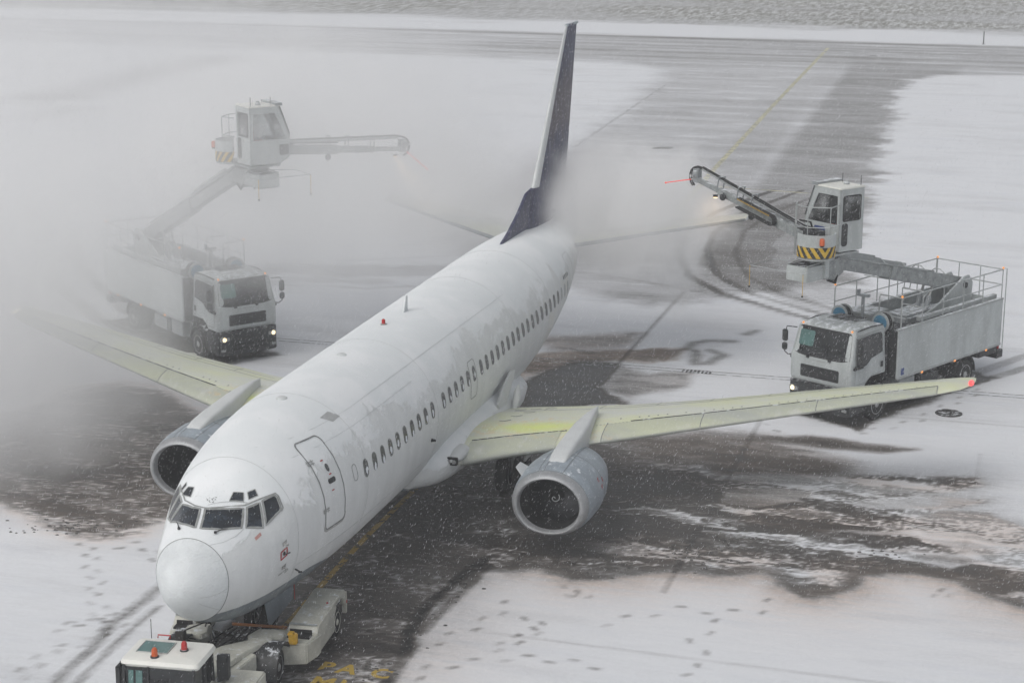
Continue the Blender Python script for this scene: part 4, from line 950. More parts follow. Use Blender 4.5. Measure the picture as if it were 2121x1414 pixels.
# ================================================================== DE-ICING TRUCKS
def turn(a): return Matrix.Rotation(a, 4, 'Z')
def truck(loc, rz, label, z_t, reach, noz, az_w, boomlen, oplabel):
    """local frame: +x forward, front axle at x = 0.  z_t: turntable height; reach: its x; noz: nozzle point (world)"""
    root = empty('deicing_truck', loc, rz, label, 'de-icing truck', 'de-icing trucks spraying the airplane'); P_ = root
    # chassis
    b = MB()
    for s in (-.42, .42): b.box(-7.0, 1.1, s-.05, s+.05, .72, .98)
    for x in (-6.6, -5.4, -4.2, -2.8, -1.4): b.box(x-.05, x+.05, -.4, .4, .76, .94)
    b.box(-.08, .08, -1.0, 1.0, .42, .58); b.box(-4.99, -4.79, -.95, .95, .40, .62); b.build('chassis', M['dark'], P_)
    for s in (-1, 1):
        b = MB(); b.box(-3.6, -2.5, .62*s-.45*(s < 0)-.0, .62*s+.45*(s > 0), .42, .95); b.build('fuel_tank', M['dark' if s > 0 else 'grey'], P_, bevel=.06)
        b = MB(); b.box(-2.2, -1.3, min(.62*s, 1.08*s), max(.62*s, 1.08*s), .45, 1.0); b.build('side_locker', M['grey'], P_, bevel=.03)
        wheel('wheel', (0, 1.02*s, .5), .5, .31, P_, 'y', .56)
        wheel('wheel', (-4.89, .86*s+.12*s, .5), .5, .56, P_, 'y', .56)
        for xc, w0, w1 in ((0, .84, 1.17), (-4.89, .66, 1.24)):
            b = MB(); rg = []
            for k in range(13):
                t = PI*k/12; rr = []
                for r in (.60, .64):
                    rr += [(xc+r*math.cos(t), y*s, .5+r*math.sin(t)) for y in ((w0, w1) if r < .62 else (w1, w0))]
                rg.append(rr)
            b.loft(rg); b.build('mudguard', M['dark'], P_)
    # steps and sill under the cab
    b = MB(); b.box(.55, 1.28, -1.13, 1.13, .36, 1.12); b.box(-.72, -.48, -1.1, 1.1, .6, 1.15); b.build('cab_step', M['dark'], P_, bevel=.04)
    b = MB(); b.prism([(1.16, -1.17), (1.40, -1.08), (1.47, -.8), (1.49, 0), (1.47, .8), (1.40, 1.08), (1.16, 1.17)], lambda a, c: (a, c, .33), lambda a, c: (a, c, 1.16)); bp = b.build('bumper', M['dark'], P_, bevel=.03)
    b = MB()
    for z in (.52, .66): b.box(1.44, 1.50, -.62, .62, z, z+.04)
    b.build('bumper_slot', M['black'], bp)
    for s in (-1, 1):
        b = MB(); b.box(1.34, 1.475, min(.72*s, 1.06*s), max(.72*s, 1.06*s), .82, 1.0); hl = b.build('headlight_housing', M['frame'], P_, bevel=.03)
        b = MB(); b.lathe([(0, .075), (.02, .065), (.03, 0)], (1.47, .93*s, .905), 'x', 16); b.build('headlight', M['lamp'], hl)
        b = MB(); b.lathe([(0, .06), (.012, .05), (.018, 0)], (1.475, .79*s, .905), 'x', 12); b.build('headlight', M['rim'], hl)
        b = MB(); b.box(1.40, 1.45, min(.86*s, 1.04*s), max(.86*s, 1.04*s), .48, .56); b.build('fog_lamp', M['rim'], P_, bevel=.01)
    # cab shell
    prof = [(1.36, 1.16), (1.41, 1.30), (1.415, 1.95), (1.36, 2.05), (1.14, 2.83), (1.05, 2.92), (.85, 2.97), (.2, 3.0), (-.36, 2.93), (-.43, 2.84), (-.45, 1.42), (-.40, 1.42), (-.36, 1.42), (-.30, 1.42), (.30, 1.42), (.58, 1.25), (.66, 1.16)]
    def cw(z): return 1.12-.085*max(0, z-1.9)**1.2-(.10 if z > 2.95 else .0)-(.03 if z > 2.9 else 0)
    b = MB(); n = len(prof); rg = []
    for f in (-1, -.93, .93, 1):
        inset = .0 if abs(f) < 1 else 1
        rg.append([((x if abs(f) < 1 else x-(.07 if x > 1.0 else 0)), f*cw(z), z-(.05 if (abs(f) == 1 and z > 2.9) else 0)) for x, z in prof])
    b.loft(rg); cb_ = b.build('cab', M['truckpaint'], P_, bevel=.025)
    def front(y, z, off=0.):   # cab front surface
        x = 1.412 if z < 1.95 else (1.412-(z-1.95)/(2.05-1.95)*.052 if z < 2.05 else 1.36-(z-2.05)*.282); return Vector((x-.03*(y/1.05)**4+off, y, z)), Vector((1, 0, .2))
    def sidef(s): return lambda x, z, off=0.: (Vector((x, s*(cw(z)+off), z)), Vector((0, s, 0)))
    b = MB(); pl = dens([(-1.0, 2.03), (-.6, 2.0), (.6, 2.0), (1.0, 2.03), (1.0, 2.1), (.93, 2.79), (.85, 2.83), (-.85, 2.83), (-.93, 2.79), (-1.0, 2.1)], 2)
    patch_s(b, pl, front, .014, 4); ws = b.build('windscreen', M['cabglass'], cb_)
    b = MB(); strip_s(b, pl, front, .045, .014); b.build('windscreen_seal', M['black'], ws)
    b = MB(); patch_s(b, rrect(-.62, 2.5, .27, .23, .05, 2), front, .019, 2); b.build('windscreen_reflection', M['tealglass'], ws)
    for s in (-.45, .35):
        b = MB(); b.tube([front(s, 2.02, .03)[0], front(s+.1, 2.1, .05)[0], front(s+.55, 2.14, .035)[0]], .012, 6); b.box(1.38, 1.45, s-.05, s+.05, 1.93, 2.0); b.build('wiper', M['dark'], cb_)
    b = MB(); patch_s(b, dens(rrect(0, 1.52, .70, .19, .04, 2), 2), front, .010, 3); gr_ = b.build('grille', M['dark'], cb_)
    b = MB()
    for k in range(4): strip_s(b, [(-.66, 1.40+.08*k), (0, 1.40+.08*k), (.66, 1.40+.08*k)], front, .014, .014, False)
    b.build('grille_bar', M['black'], gr_)
    b = MB(); strip_s(b, dens(rrect(0, 1.55, .92, .34, .05, 2), 2), front, .012, .004)
    for s in (-1, 1): strip_s(b, [(s*.98, 1.2), (s*.98, 1.6), (s*.98, 1.95)], front, .012, .005, False)
    b.build('panel_seam', M['seam'], cb_)
    for s in (-1, 1):
        SS = sidef(s)
        b = MB(); patch_s(b, dens([(1.13, 1.80), (1.10, 2.2), (.98, 2.66), (.35, 2.70), (-.18, 2.70), (-.24, 2.62), (-.24, 2.12), (.34, 2.02), (.62, 1.84)], 2), SS, .010, 3); sw = b.build('side_window', M['cabglass'], cb_)
        b = MB(); strip_s(b, dens([(1.13, 1.80), (1.10, 2.2), (.98, 2.66), (.35, 2.70), (-.18, 2.70), (-.24, 2.62), (-.24, 2.12), (.34, 2.02), (.62, 1.84)], 2), SS, .03, .010); b.build('window_seal', M['dark'], sw)
        b = MB(); strip_s(b, dens([(1.18, 1.3), (1.17, 2.1), (1.02, 2.78), (-.31, 2.80), (-.33, 1.5), (.3, 1.46), (.62, 1.28)], 2), SS, .014, .004); dr = b.build('door_seam', M['seam'], cb_)
        b = MB(); patch_s(b, rrect(-.22, 1.72, .07, .09, .02, 2), SS, .01, 2); b.build('door_handle', M['dark'], cb_)
        b = MB(); b.box(.82, 1.30, min(1.12*s, 1.19*s), max(1.12*s, 1.19*s), 1.78, 1.86); b.build('side_repeater', M['dark'], cb_, bevel=.015)
        b = MB(); arm = [(1.12, 1.08*s, 2.72), (1.30, 1.34*s, 2.74), (1.33, 1.38*s, 2.5), (1.33, 1.38*s, 1.95), (1.28, 1.28*s, 1.86), (1.18, 1.12*s, 1.88)]; b.tube(arm, .018, 6); mr = b.build('mirror_arm', M['dark'], cb_)
        b = MB(); b.box(1.27, 1.38, min(1.29*s, 1.47*s), max(1.29*s, 1.47*s), 2.28, 2.64); b.build('mirror', M['dark'], mr, bevel=.03)
        b = MB(); b.box(1.27, 1.38, min(1.30*s, 1.47*s), max(1.30*s, 1.47*s), 2.0, 2.22); b.build('mirror', M['dark'], mr, bevel=.03)
        b = MB(); b.lathe([(0, .034), (.02, .03), (.04, 0)], (1.08, .89*s, 2.90), 'x', 10); b.build('marker_lamp', M['amber'], cb_)
        b = MB(); b.tube([(.9, .95*s, 2.88), (.3, 1.0*s, 2.94), (-.36, .98*s, 2.90)], .02, 6); b.build('roof_gutter', M['dark'], cb_)
    b = MB(); b.box(-.28, .42, -.50, .50, 2.985, 3.02); b.build('roof_hatch', M['galv'], cb_, bevel=.01)
    b = MB()
    for k in range(9): b.box(-.26+.075*k, -.235+.075*k, -.48, .48, 3.02, 3.032)
    b.box(-.29, .43, -.01, .01, 3.02, 3.04); b.build('roof_grating', M['dark'], cb_)
    # back-of-cab stack
    b = MB(); b.box(-.76, -.56, -1.0, 1.0, 1.0, 2.5); b.build('air_intake', M['dark'], P_, bevel=.03)
    # box body with a recessed working deck
    x0, x1, hw, zb, zt = -6.97, -.86, 1.27, 1.12, 2.64
    for s in (-1, 1):
        b = MB(); b.box(x0, x1, min(hw*s, (hw-.05)*s), max(hw*s, (hw-.05)*s), zb, zt); b.build('side_panel', M['truckpaint'], P_, bevel=.012)
        b = MB(); b.box(x0-.01, x1+.01, min((hw-.10)*s, (hw+.012)*s), max((hw-.10)*s, (hw+.012)*s), zt, zt+.05); b.box(x0, x1-.0, min((hw+.002)*s, (hw+.014)*s), max((hw+.002)*s, (hw+.014)*s), zb-.02, zb+.05); b.build('side_rail_trim', M['galv'], P_)
        b = MB(); b.box(x0+.15, x1-1.4, min((hw-.30)*s, (hw-.16)*s), max((hw-.30)*s, (hw-.16)*s), zt+.05, zt+.17); b.build('toe_board', M['galv'], P_)
        for k in range(3):
            b = MB(); b.box(-2.3-1.9*k, -2.22-1.9*k, min(hw*s, (hw+.03)*s), max(hw*s, (hw+.03)*s), zb-.05, zb+.0); b.build('side_marker', M['amber'], P_)
    b = MB(); patch_s(b, rrect(x1-.30, 1.32, .09, .11, .01, 1), lambda x, z, off=0.: (Vector((x, hw+off, z)), Vector((0, 1, 0))), .006, 1); b.build('hazard_plate', M['sign'], P_)
    b = MB(); b.box(x1-.05, x1, -hw+.05, hw-.05, zb, zt-.02); b.build('front_panel', M['dark'], P_)
    b = MB(); b.box(x0, x0+.05, -hw+.05, hw-.05, zb, zt); b.build('rear_panel', M['truckpaint'], P_)
    b = MB(); b.box(x0+.05, x1-.05, -hw+.05, hw-.05, 2.22, 2.30); b.build('deck', M['grey'], P_)
    b = MB(); b.box(-2.4, -1.3, -1.10, -.12, 2.30, 2.86); b.build('heater_cabinet', M['galv'], P_, bevel=.02)
    b = MB(); b.box(-2.3, -1.25, .45, 1.1, 2.30, 2.52); b.build('valve_box', M['dark'], P_, bevel=.02)
    b = MB()
    for k in range(6): b.tube([(-2.6-.5*k, -.6+.2*math.sin(k), 2.42), (-3.1-.5*k, -.55-.1*k*.3, 2.45)], .06, 8)
    for k in range(5): b.tube([(-2.2, .3+.1*k, 2.36), (-5.2, .35+.12*k, 2.36)], .04, 6)
    b.build('pipework', M['dark'], P_)
    b = MB(); b.box(-4.9, -2.7, -.55, .35, 2.30, 2.62); b.build('fluid_tank_dome', M['grey'], P_, bevel=.08)
    # rear underrun bar and step frame
    b = MB(); b.box(x0-.32, x0+.05, -1.2, 1.2, .62, .90); b.box(x0-.05, x0+1.1, -1.15, 1.15, .82, 1.06); b.build('underrun_guard', M['dark'], P_, bevel=.02)
    b = MB(); b.box(x0-.05, x0+.01, .95, 1.2, .95, 1.08); b.box(x0-.05, x0+.01, -1.2, -.95, .95, 1.08); b.build('tail_lamp', M['red'], P_)
    # railings
    zr = zt+1.0; yr = hw-.04; xf = x1-.15; xb = x0+.06
    b = MB(); r = .021
    for s in (-1, 1):
        b.tube([(xf, yr*s, zt), (xf, yr*s, zr-.08), (xf-.06, yr*s, zr-.0), (xb, yr*s, zr)], r, 6)
        b.tube([(xf, yr*s, zt+.5), (xb, yr*s, zt+.5)], r*.8, 6)
        for k in range(1, 6): x = xf+(xb-xf)*k/5.0; b.tube([(x, yr*s, zt), (x, yr*s, zr)], r*.9, 6)
    for z in (zr, zt+.5): b.tube([(xb, -yr, z), (xb, yr, z)], r, 6)
    for y in (-.4, .4): b.tube([(xb, y, zt), (xb, y, zr)], r*.9, 6)
    for z in (zr, zt+.5): b.tube([(xf-1.25, yr-.02, z), (xf-1.25, .42, z)], r, 6)
    b.tube([(xf-1.25, .42, 2.3), (xf-1.25, .42, zr)], r, 6); b.tube([(xf, yr, zr), (xf, .45, zr), (xf, .42, zr-.08), (xf, .42, 2.3)], r, 6)
    b.tube([(xf-1.6, -.3, 2.3), (xf-1.6, -.3, zr+.1), (xf-1.6, -yr, zr+.1)], r, 6)
    b.build('railing', M['galv'], P_)
    for (x, y) in ((xf, yr), (xb, yr), (xf, -yr), (xb, -yr)):
        b = MB(); b.lathe([(0, .025), (.02, .034), (.05, .03), (.065, 0)], (x, y, zr+.02), 'z', 10); b.build('corner_lamp', M['amber'], P_)
    b = MB()
    for s in (-1, 1): b.tube([(x0-.03, (hw+.05)*s, 1.0), (x0-.03, (hw+.05)*s, zr+.02), (x0+.06, yr*s, zr+.04)], .02, 6)
    b.build('corner_pole', M['galv'], P_)
    # boom rest and hose reels behind the cab
    b = MB(); b.tube([(-.92, -.12, 2.3), (-.92, -.12, 3.52)], .055, 8); b.box(-.98, -.86, -.32, .10, 3.50, 3.58); b.box(-.98, -.86, -.32, -.26, 3.5, 3.70); b.build('boom_rest', M['grey'], P_)
    for y in (-.78, .72):
        b = MB(); b.lathe([(-.16, .30), (-.13, .31), (-.12, .20), (.12, .20), (.13, .31), (.16, .30), (.16, .0)], (-.80, y, 2.86), 'x', 28); hr = b.build('hose_reel', M['galv'], P_)
        b = MB(); b.lathe([(.155, .0), (.175, .0), (.176, .22), (.16, .235)], (-.80, y, 2.86), 'x', 24); b.build('reel_disc', M['blue'], hr)
        b = MB(); b.lathe([(-.11, .21), (-.10, .27), (-.03, .275), (.03, .27), (.10, .275), (.11, .21)], (-.80, y, 2.86), 'x', 24); b.build('hose', M['hose'], hr)
        b = MB(); b.tube([(-.95, y+.28, 2.9), (-.85, y+.36, 2.65), (-1.0, y+.34, 2.4)], .025, 6); b.box(-1.1, -.75, y-.2, y+.2, 2.44, 2.56); b.build('reel_stand', M['dark'], hr)
    # main arm: pedestal, beam, cylinder
    A0 = Vector((-6.05, 0, 3.12)); E0 = Vector((reach-.45, 0, z_t-.10)); d = (E0-A0).normalized(); upv = Vector((-d.z, 0, d.x))
    b = MB()
    for s in (-.36, .30): b.prism([(-6.5, 2.3), (-6.55, 3.15), (-6.3, 3.42), (-5.95, 3.40), (-4.5, 2.72), (-3.6, 2.5), (-3.6, 2.3)], lambda a, c: (a, s, c), lambda a, c: (a, s+.06, c))
    pd_ = b.build('boom_pedestal', M['truckpaint'], P_, bevel=.012)
    b = MB(); b.tube([(A0.x, -.42, A0.z), (A0.x, .42, A0.z)], .10, 14); b.build('pivot_pin', M['dark'], pd_)
    b = MB(); b.beam(A0-d*.25, A0+d*4.3, .46, .46, (0, 0, 1)); bm_ = b.build('main_boom', M['boompaint'], P_, bevel=.03)
    b = MB(); b.beam(A0+d*4.2, E0+d*.2, .36, .37); b.build('inner_boom', M['boompaint'], bm_, bevel=.03)
    b = MB(); b.beam(A0+d*3.4+upv*.31, E0-d*.2+upv*.27, .30, .10); b.beam(A0+d*4.8+upv*.38-Vector((0, .16, 0)), E0-d*.9+upv*.36-Vector((0, .16, 0)), .06, .09); b.build('cable_tray', M['galv'], bm_, bevel=.01)
    b = MB(); b.tube([A0+d*2.3+upv*.24+Vector((0, .26, 0)), E0+upv*.2+Vector((0, .24, 0))], .03, 6); b.tube([A0+d*1.0+upv*.26+Vector((0, -.26, 0)), E0+upv*.2+Vector((0, -.24, 0))], .03, 6)
    for t in (1.2, 2.4, 3.6, 4.8): b.tube([A0+d*t+upv*.24+Vector((0, .27, 0)), A0+d*(t+.05)+upv*.36+Vector((0, .1, 0)), A0+d*(t+.05)+upv*.36+Vector((0, -.1, 0)), A0+d*t+upv*.24+Vector((0, -.27, 0))], .02, 6)
    b.build('hydraulic_hose', M['galv'], bm_)
    c0 = Vector((-4.05, 0, 2.55)); c1 = A0+d*1.65-upv*.22
    b = MB()
    for y in (-.16, .16): b.tube([c0+Vector((0, y, 0)), c0.lerp(c1, .6)+Vector((0, y, 0))], .085, 12)
    b.build('lift_cylinder', M['grey'], P_)
    b = MB()
    for y in (-.16, .16): b.tube([c0.lerp(c1, .55)+Vector((0, y, 0)), c1+Vector((0, y, 0))], .045, 10)
    b.build('cylinder_rod', M['frame'], P_)
    b = MB(); q = A0+d*2.7-upv*.23; b.tube([q, q-upv*.18, q-upv*.18+d*.35, q+d*.35], .02, 6); b.build('boom_bracket', M['galv'], bm_)
    # knuckle + turntable
    T0 = Vector((reach, 0, z_t))
    b = MB(); b.prism([(reach-.75, z_t-.42), (reach-.75, z_t+.02), (reach-.30, z_t+.16), (reach+.30, z_t+.16), (reach+.36, z_t-.1), (reach+.18, z_t-.5), (reach-.3, z_t-.62)], lambda a, c: (a, -.26, c), lambda a, c: (a, .26, c)); kn = b.build('boom_knuckle', M['boompaint'], P_, bevel=.03)
    b = MB(); b.lathe([(.12, .0), (.12, .46), (.24, .47), (.25, .40)], (reach, 0, z_t), 'z', 28, cap=True); b.build('slew_ring', M['dark'], kn)
    b = MB(); b.tube([(reach-.4, -.3, z_t-.45), (reach-.1, -.3, z_t-.62), (reach+.05, -.28, z_t-.45)], .035, 6); b.tube([(reach-.5, .2, z_t-.4), (reach-.25, .3, z_t-.66), (reach+.0, .2, z_t-.55)], .045, 6); b.build('hydraulic_hose', M['hose'], kn)
    # equipment box hung under the knuckle, with the warning feelers
    az = az_w-rz; TM = Matrix.Translation(T0) @ turn(az)
    L = lambda x, y, z: TM @ Vector((x, y, z))
    bxm = Matrix.Translation(T0)
    b = MB(); b.box(.34, 1.29, -.375, .375, -.42, .02, bxm); eb = b.build('equipment_box', M['truckpaint'], P_, bevel=.015)
    b = MB(); b.box(.40, 1.23, -.32, .32, .03, .038, bxm); b.build('box_tray', M['dark'], eb)
    b = MB(); b.box(.27, .50, -.36, .44, -.40, .12, bxm); b.build('valve_cabinet', M['truckpaint'], P_, bevel=.012)
    b = MB()
    for y in (.34, -.34): b.tube([T0+Vector((.3, y, .1)), T0+Vector((1.28, y*1.02, .05))], .022, 6)
    wf = [T0+Vector((1.2, 1.0, .08)), T0+Vector((2.3, .95, .08)), T0+Vector((2.3, -.95, .08)), T0+Vector((1.2, -.95, .08))]
    b.tube(wf, .010, 5); b.tube([T0+Vector((.5, .35, .04)), wf[0]], .012, 5); b.tube([T0+Vector((.5, -.35, .04)), wf[3]], .012, 5); b.build('feeler_frame', M['galv'], eb)
    for w_ in (wf[1], wf[2]):
        b = MB(); b.tube([w_, w_-Vector((0, 0, .62))], .009, 5); fl = b.build('feeler_cord', M['yellow'], eb)
        b = MB(); b.lathe([(-.03, 0), (-.02, .028), (.02, .028), (.03, 0)], tuple(w_-Vector((0, 0, .64))), 'z', 8); b.build('feeler_weight', M['black'], fl)
    # platform, curved guard with hazard stripes
    b = MB(); pl_ = [(.75, -.75), (.75, .35)]+[(.56*math.cos(t)-.30, .56*math.sin(t)+.62) for t in [PI/3+R(185)*k/10 for k in range(11)]]+[(-.5, -1.0), (.6, -1.0)]
    b.prism(pl_, lambda a, c: tuple(L(a, c, .22)), lambda a, c: tuple(L(a, c, .27))); pf = b.build('platform', M['galv'], P_)
    def guard(z0, z1, m, name, r0=.57):
        me_v = []; fs = []; uv = []
        N = 20
        for k in range(N+1):
            t = R(60)+R(185)*k/N
            for (r, z) in ((r0, z0), (r0, z1), (r0-.03, z1), (r0-.03, z0)): me_v.append(tuple(L(r*math.cos(t)-.30, r*math.sin(t)+.62, z)))
        b = MB(); b.loft([me_v[4*k:4*k+4] for k in range(N+1)])
        o = b.build(name, m, pf); uvl = o.data.uv_layers.new(name='UVMap'); inv = TM.inverted()
        for lp in o.data.loops:
            q = inv @ o.data.vertices[lp.vertex_index].co; a = math.degrees(math.atan2(q.y-.62, q.x+.30)) % 360; uvl.data[lp.index].uv = ((a-60)/185, (q.z-z0)/(z1-z0))
        return o
    guard(.62, .98, M['truckpaint'], 'guard_panel'); guard(.30, .62, M['hazard'], 'striped_guard', .575)
    b = MB(); t = R(150); p = L(.62*math.cos(t)-.30, .62*math.sin(t)+.62, .66); b.lathe([(0, .05), (.05, .055)], tuple(p), 'z', 12); bb = b.build('beacon_foot', M['dark'], pf)
    b = MB(); b.lathe([(.05, .075), (.22, .07), (.25, .05), (.26, 0)], tuple(p), 'z', 14); b.build('beacon', M['amber' if False else 'amberoff'], bb)
    # hand rails on the platform
    b = MB(); rr = .017
    pts = [(-.72, .50), (-.25, .95), (.30, .90), (.60, .55)]
    for z in (1.15, 1.85-.10): b.tube([L(x, y, z) for x, y in pts], rr, 6)
    for x, y in pts: b.tube([L(x, y, .27), L(x, y, 1.75)], rr, 6)
    b.tube([L(-.72, .50, 1.75), L(-.55, -.05, 1.75)], rr, 6); b.tube([L(-.72, .50, 1.15), L(-.55, -.05, 1.15)], rr, 6)
    b.build('hand_rail', M['galv'], pf)
    # operator cabin: side profile in (x, z), between y0 and y1
    ya, yb = -1.12, -.12; Z = .32; H = 1.86
    pr = [(-.50, 0), (.55, 0), (.92, .22), (.92, .95), (.55, H), (-.50, H)]
    tk = .035
    def slabp(poly, y0, y1): 
        b = MB(); b.prism(poly, lambda a, c: tuple(L(a, y0, c+Z)), lambda a, c: tuple(L(a, y1, c+Z))); return b
    # floor / roof / lower skirt / posts, leaving real openings for the glass
    cabn = None
    def cpart(name, b, m='truckpaint', bev=.008, par=None):
        return b.build(name, M[m], par or P_, bevel=bev)
    b = slabp([(-.50, 0), (.55, 0), (.92, .22), (.92, .93), (.88, .93), (.88, .25), (.54, .04), (-.46, .04), (-.46, .0)], ya, yb)
    cabn = cpart('operator_cabin', b)
    for nm, y in (('a', ya), ('b', yb-tk)):
        b = slabp([(-.50, 0), (.55, 0), (.92, .22), (.92, .80), (-.50, .80)], y, y+tk); cpart('cabin_side', b, par=cabn)
        b = slabp([(-.50, .80), (-.38, .80), (-.38, H-.20), (.40, H-.20), (.80, .80), (.92, .80), (.92, .95), (.58, H), (-.50, H)], y, y+tk); cpart('side_window_frame', b, par=cabn)
        b = MB(); pw = [(-.36, .82), (.78, .82), (.40, H-.22), (-.36, H-.22)]; yo = y+tk*.5
        b.prism(pw, lambda a, c: tuple(L(a, yo-.004, c+Z)), lambda a, c: tuple(L(a, yo+.004, c+Z))); b.build('side_window', clearglass, cabn)
    b = MB(); b.box(-.50, -.46, ya, yb, Z, Z+.92, TM); b.box(-.50, -.46, ya, ya+.14, Z+.92, Z+H, TM); b.box(-.50, -.46, yb-.14, yb, Z+.92, Z+H, TM); b.box(-.50, -.46, ya+.14, yb-.14, Z+H-.22, Z+H, TM); cpart('rear_wall', b, par=cabn, bev=0)
    def RS(y, z, off=0.): p = L(-.50-off, y, Z+z); return p, (TM.to_3x3() @ Vector((-1, 0, 0)))
    b = MB(); b.box(-.485, -.477, ya+.14, yb-.14, Z+.92, Z+H-.22, TM); rw = b.build('rear_window', clearglass, cabn)
    b = MB(); strip_s(b, dens(rrect((ya+yb)/2, (.92+H-.22)/2, .37, .37, .06, 3), 2), RS, .04, .004); b.build('window_seal', M['black'], rw)
    b = MB(); patch_s(b, dens(rrect(yb-.22, .50, .13, .34, .08, 3), 2), RS, .008, 3); b.build('lower_window', M['cabglass'], cabn)
    b = MB(); patch_s(b, dens(rrect(.70, .45, .17, .17, .04, 3), 2), lambda x, z, off=0.: (L(x, ya-off, Z+z), TM.to_3x3() @ Vector((0, -1, 0))), .006, 3); b.build('lower_window', M['cabglass'], cabn)
    b = MB(); patch_s(b, dens(rrect(.30, .48, .22, .20, .04, 3), 2), lambda x, z, off=0.: (L(x, yb+off, Z+z), TM.to_3x3() @ Vector((0, 1, 0))), .006, 3); b.build('notice_panel', M['sign'], cabn)
    b = slabp([(-.52, H), (.60, H), (.60, H+.05), (-.52, H+.05)], ya-.02, yb+.02); rf_ = cpart('cabin_roof', b, 'tugroof', par=cabn, bev=.012)
    b = MB(); b.prism([(.88, .95), (.92, .95), (.57, H), (.53, H)], lambda a, c: tuple(L(a, ya+.05, c+Z)), lambda a, c: tuple(L(a, yb-.05, c+Z)))
    b = MB(); fa, fb = Vector((.90, 0, .95)), Vector((.56, 0, H)); 
    b.prism([(fa.x-.004, fa.z), (fa.x+.004, fa.z), (fb.x+.004, fb.z), (fb.x-.004, fb.z)], lambda a, c: tuple(L(a, ya+.05, c+Z)), lambda a, c: tuple(L(a, yb-.05, c+Z))); b.build('front_window', clearglass, cabn)
    for y in (ya+.03, yb-.03):
        b = MB(); b.beam(L(.91, y, Z+.93), L(.565, y, Z+H), .06, .06); b.build('window_post', M['dark'], cabn)
    b = MB(); b.box(.42, .66, ya-.03, yb+.03, Z+H+.02, Z+H+.12, TM); b.build('sun_visor', M['grey'], rf_)
    b = MB(); b.tube([L(-.42, ya+.08, Z+H+.05), L(-.42, ya+.08, Z+H+.34)], .012, 5); b.tube([L(.3, ya+.1, Z+H+.05), L(.3, ya+.1, Z+H+.32)], .01, 5); b.build('antenna', M['dark'], rf_)
    b = MB(); b.lathe([(0, .09), (.05, .09), (.08, .05), (.12, .05), (.13, 0)], tuple(L(-.05, (ya+yb)/2-.2, Z+H+.05)), 'z', 16); b.build('roof_vent', M['galv'], rf_)
    b = MB(); b.box(-.36, .12, ya+.3, yb-.3, Z+.1, Z+.42, TM); b.box(-.40, -.28, ya+.3, yb-.3, Z+.42, Z+1.05, TM); b.build('operator_seat', M['hose'], cabn, bevel=.04)
    b = MB(); b.box(.45, .8, ya+.15, yb-.15, Z+.55, Z+.78, TM); b.build('control_console', M['hose'], cabn, bevel=.03)
    pl3 = root_matrix(loc, rz) @ L(-.12, (ya+yb)/2, Z+.44)
    person(pl3, az_w, oplabel)
    # spray boom on the open side
    inv = root_matrix(loc, rz).inverted(); N1 = inv @ Vector(noz); B0 = L(.12, .26, .62); dd = (N1-B0); LL = dd.length; dd.normalize(); side = Vector((0, 0, 1)).cross(dd).normalized(); up2 = dd.cross(side)
    b = MB(); b.box(-.15, .45, .08, .44, .27, .95, TM); b.tube([L(.1, .05, .62), L(.1, .47, .62)], .09, 12); sk_ = b.build('spray_boom_mount', M['dark'], P_, bevel=.02)
    b = MB()
    for k in range(9):
        q = L(.1+.3*random.random(), .05+.45*random.random(), .85+.35*random.random()); b.tube([L(.15, .25, .8), q, q+dd*.45-up2*.1], .03, 6)
    b.build('hose_bundle', M['hose'], sk_)
    b = MB(); b.beam(B0, B0+dd*LL*.56, .27, .30); sb_ = b.build('spray_boom', M['boompaint'], P_, bevel=.025)
    b = MB(); b.beam(B0+dd*LL*.54, B0+dd*LL*.79, .20, .22); b.build('boom_extension', M['boompaint'], sb_, bevel=.02)
    b = MB(); b.beam(B0+dd*LL*.78, B0+dd*LL*.985, .14, .15); b.build('boom_extension', M['boompaint'], sb_, bevel=.015)
    b = MB()
    for s, r_ in ((-.10, .042), (.06, .034)): b.tube([B0+dd*LL*.10+up2*.26+side*s, B0+dd*LL*.5+up2*.30+side*s, B0+dd*LL*.955+up2*.40+side*s*.6], r_, 8)
    b.build('fluid_pipe', M['galv'], sb_)
    b = MB()
    for s, r_ in ((-.02, .03), (.10, .022)): b.tube([B0+dd*LL*.02+up2*.26+side*s, B0+dd*LL*.45+up2*.36+side*s, B0+dd*LL*.96+up2*.46+side*s*.5], r_, 8)
    b.build('fluid_hose', M['hose'], sb_)
    for t in (.5, .62, .79):
        b = MB(); q = B0+dd*LL*t; b.beam(q+side*.13+up2*.08, q+side*.13+up2*.46, .03, .03, dd); b.beam(q-side*.13+up2*.08, q-side*.13+up2*.46, .03, .03, dd); b.beam(q-side*.15+up2*.46, q+side*.15+up2*.46, .03, .03, dd); b.build('pipe_bracket', M['grey'], sb_)
    # cable chain loop on the near side
    b = MB()
    for s in (.20, .26, .32):
        q0 = B0+dd*LL*.30+side*s; q1 = B0+dd*LL*.58+side*s; pts = [q1+up2*.20]
        pts += [q0+up2*.20]+[q0+up2*(.06+.14*math.cos(a))-dd*.14*math.sin(a) for a in [PI*k/8 for k in range(1, 8)]]+[q0-up2*.08, q1-up2*.08]
        b.tube(pts, .030, 7)
    b.build('cable_chain', M['hose'], sb_)
    b = MB()
    for k in range(26):
        q = B0+dd*LL*(.31+.27*k/26)+side*.355+up2*.20; b.box(-.012, .012, -.012, .012, -.02, .02, Matrix.Translation(q))
    b.build('chain_link', M['yellow'], sb_)
    for t, hh in ((.50, -.26), (.72, -.05)):
        b = MB(); q = B0+dd*LL*t+up2*hh+side*(.0 if hh < -.2 else .18); b.lathe([(-.06, .0), (-.06, .07), (.02, .11), (.05, .105), (.03, .0)], tuple(q), 'x', 16); b.tube([q, q+up2*.14], .02, 6); b.build('work_lamp', M['dark'], sb_)
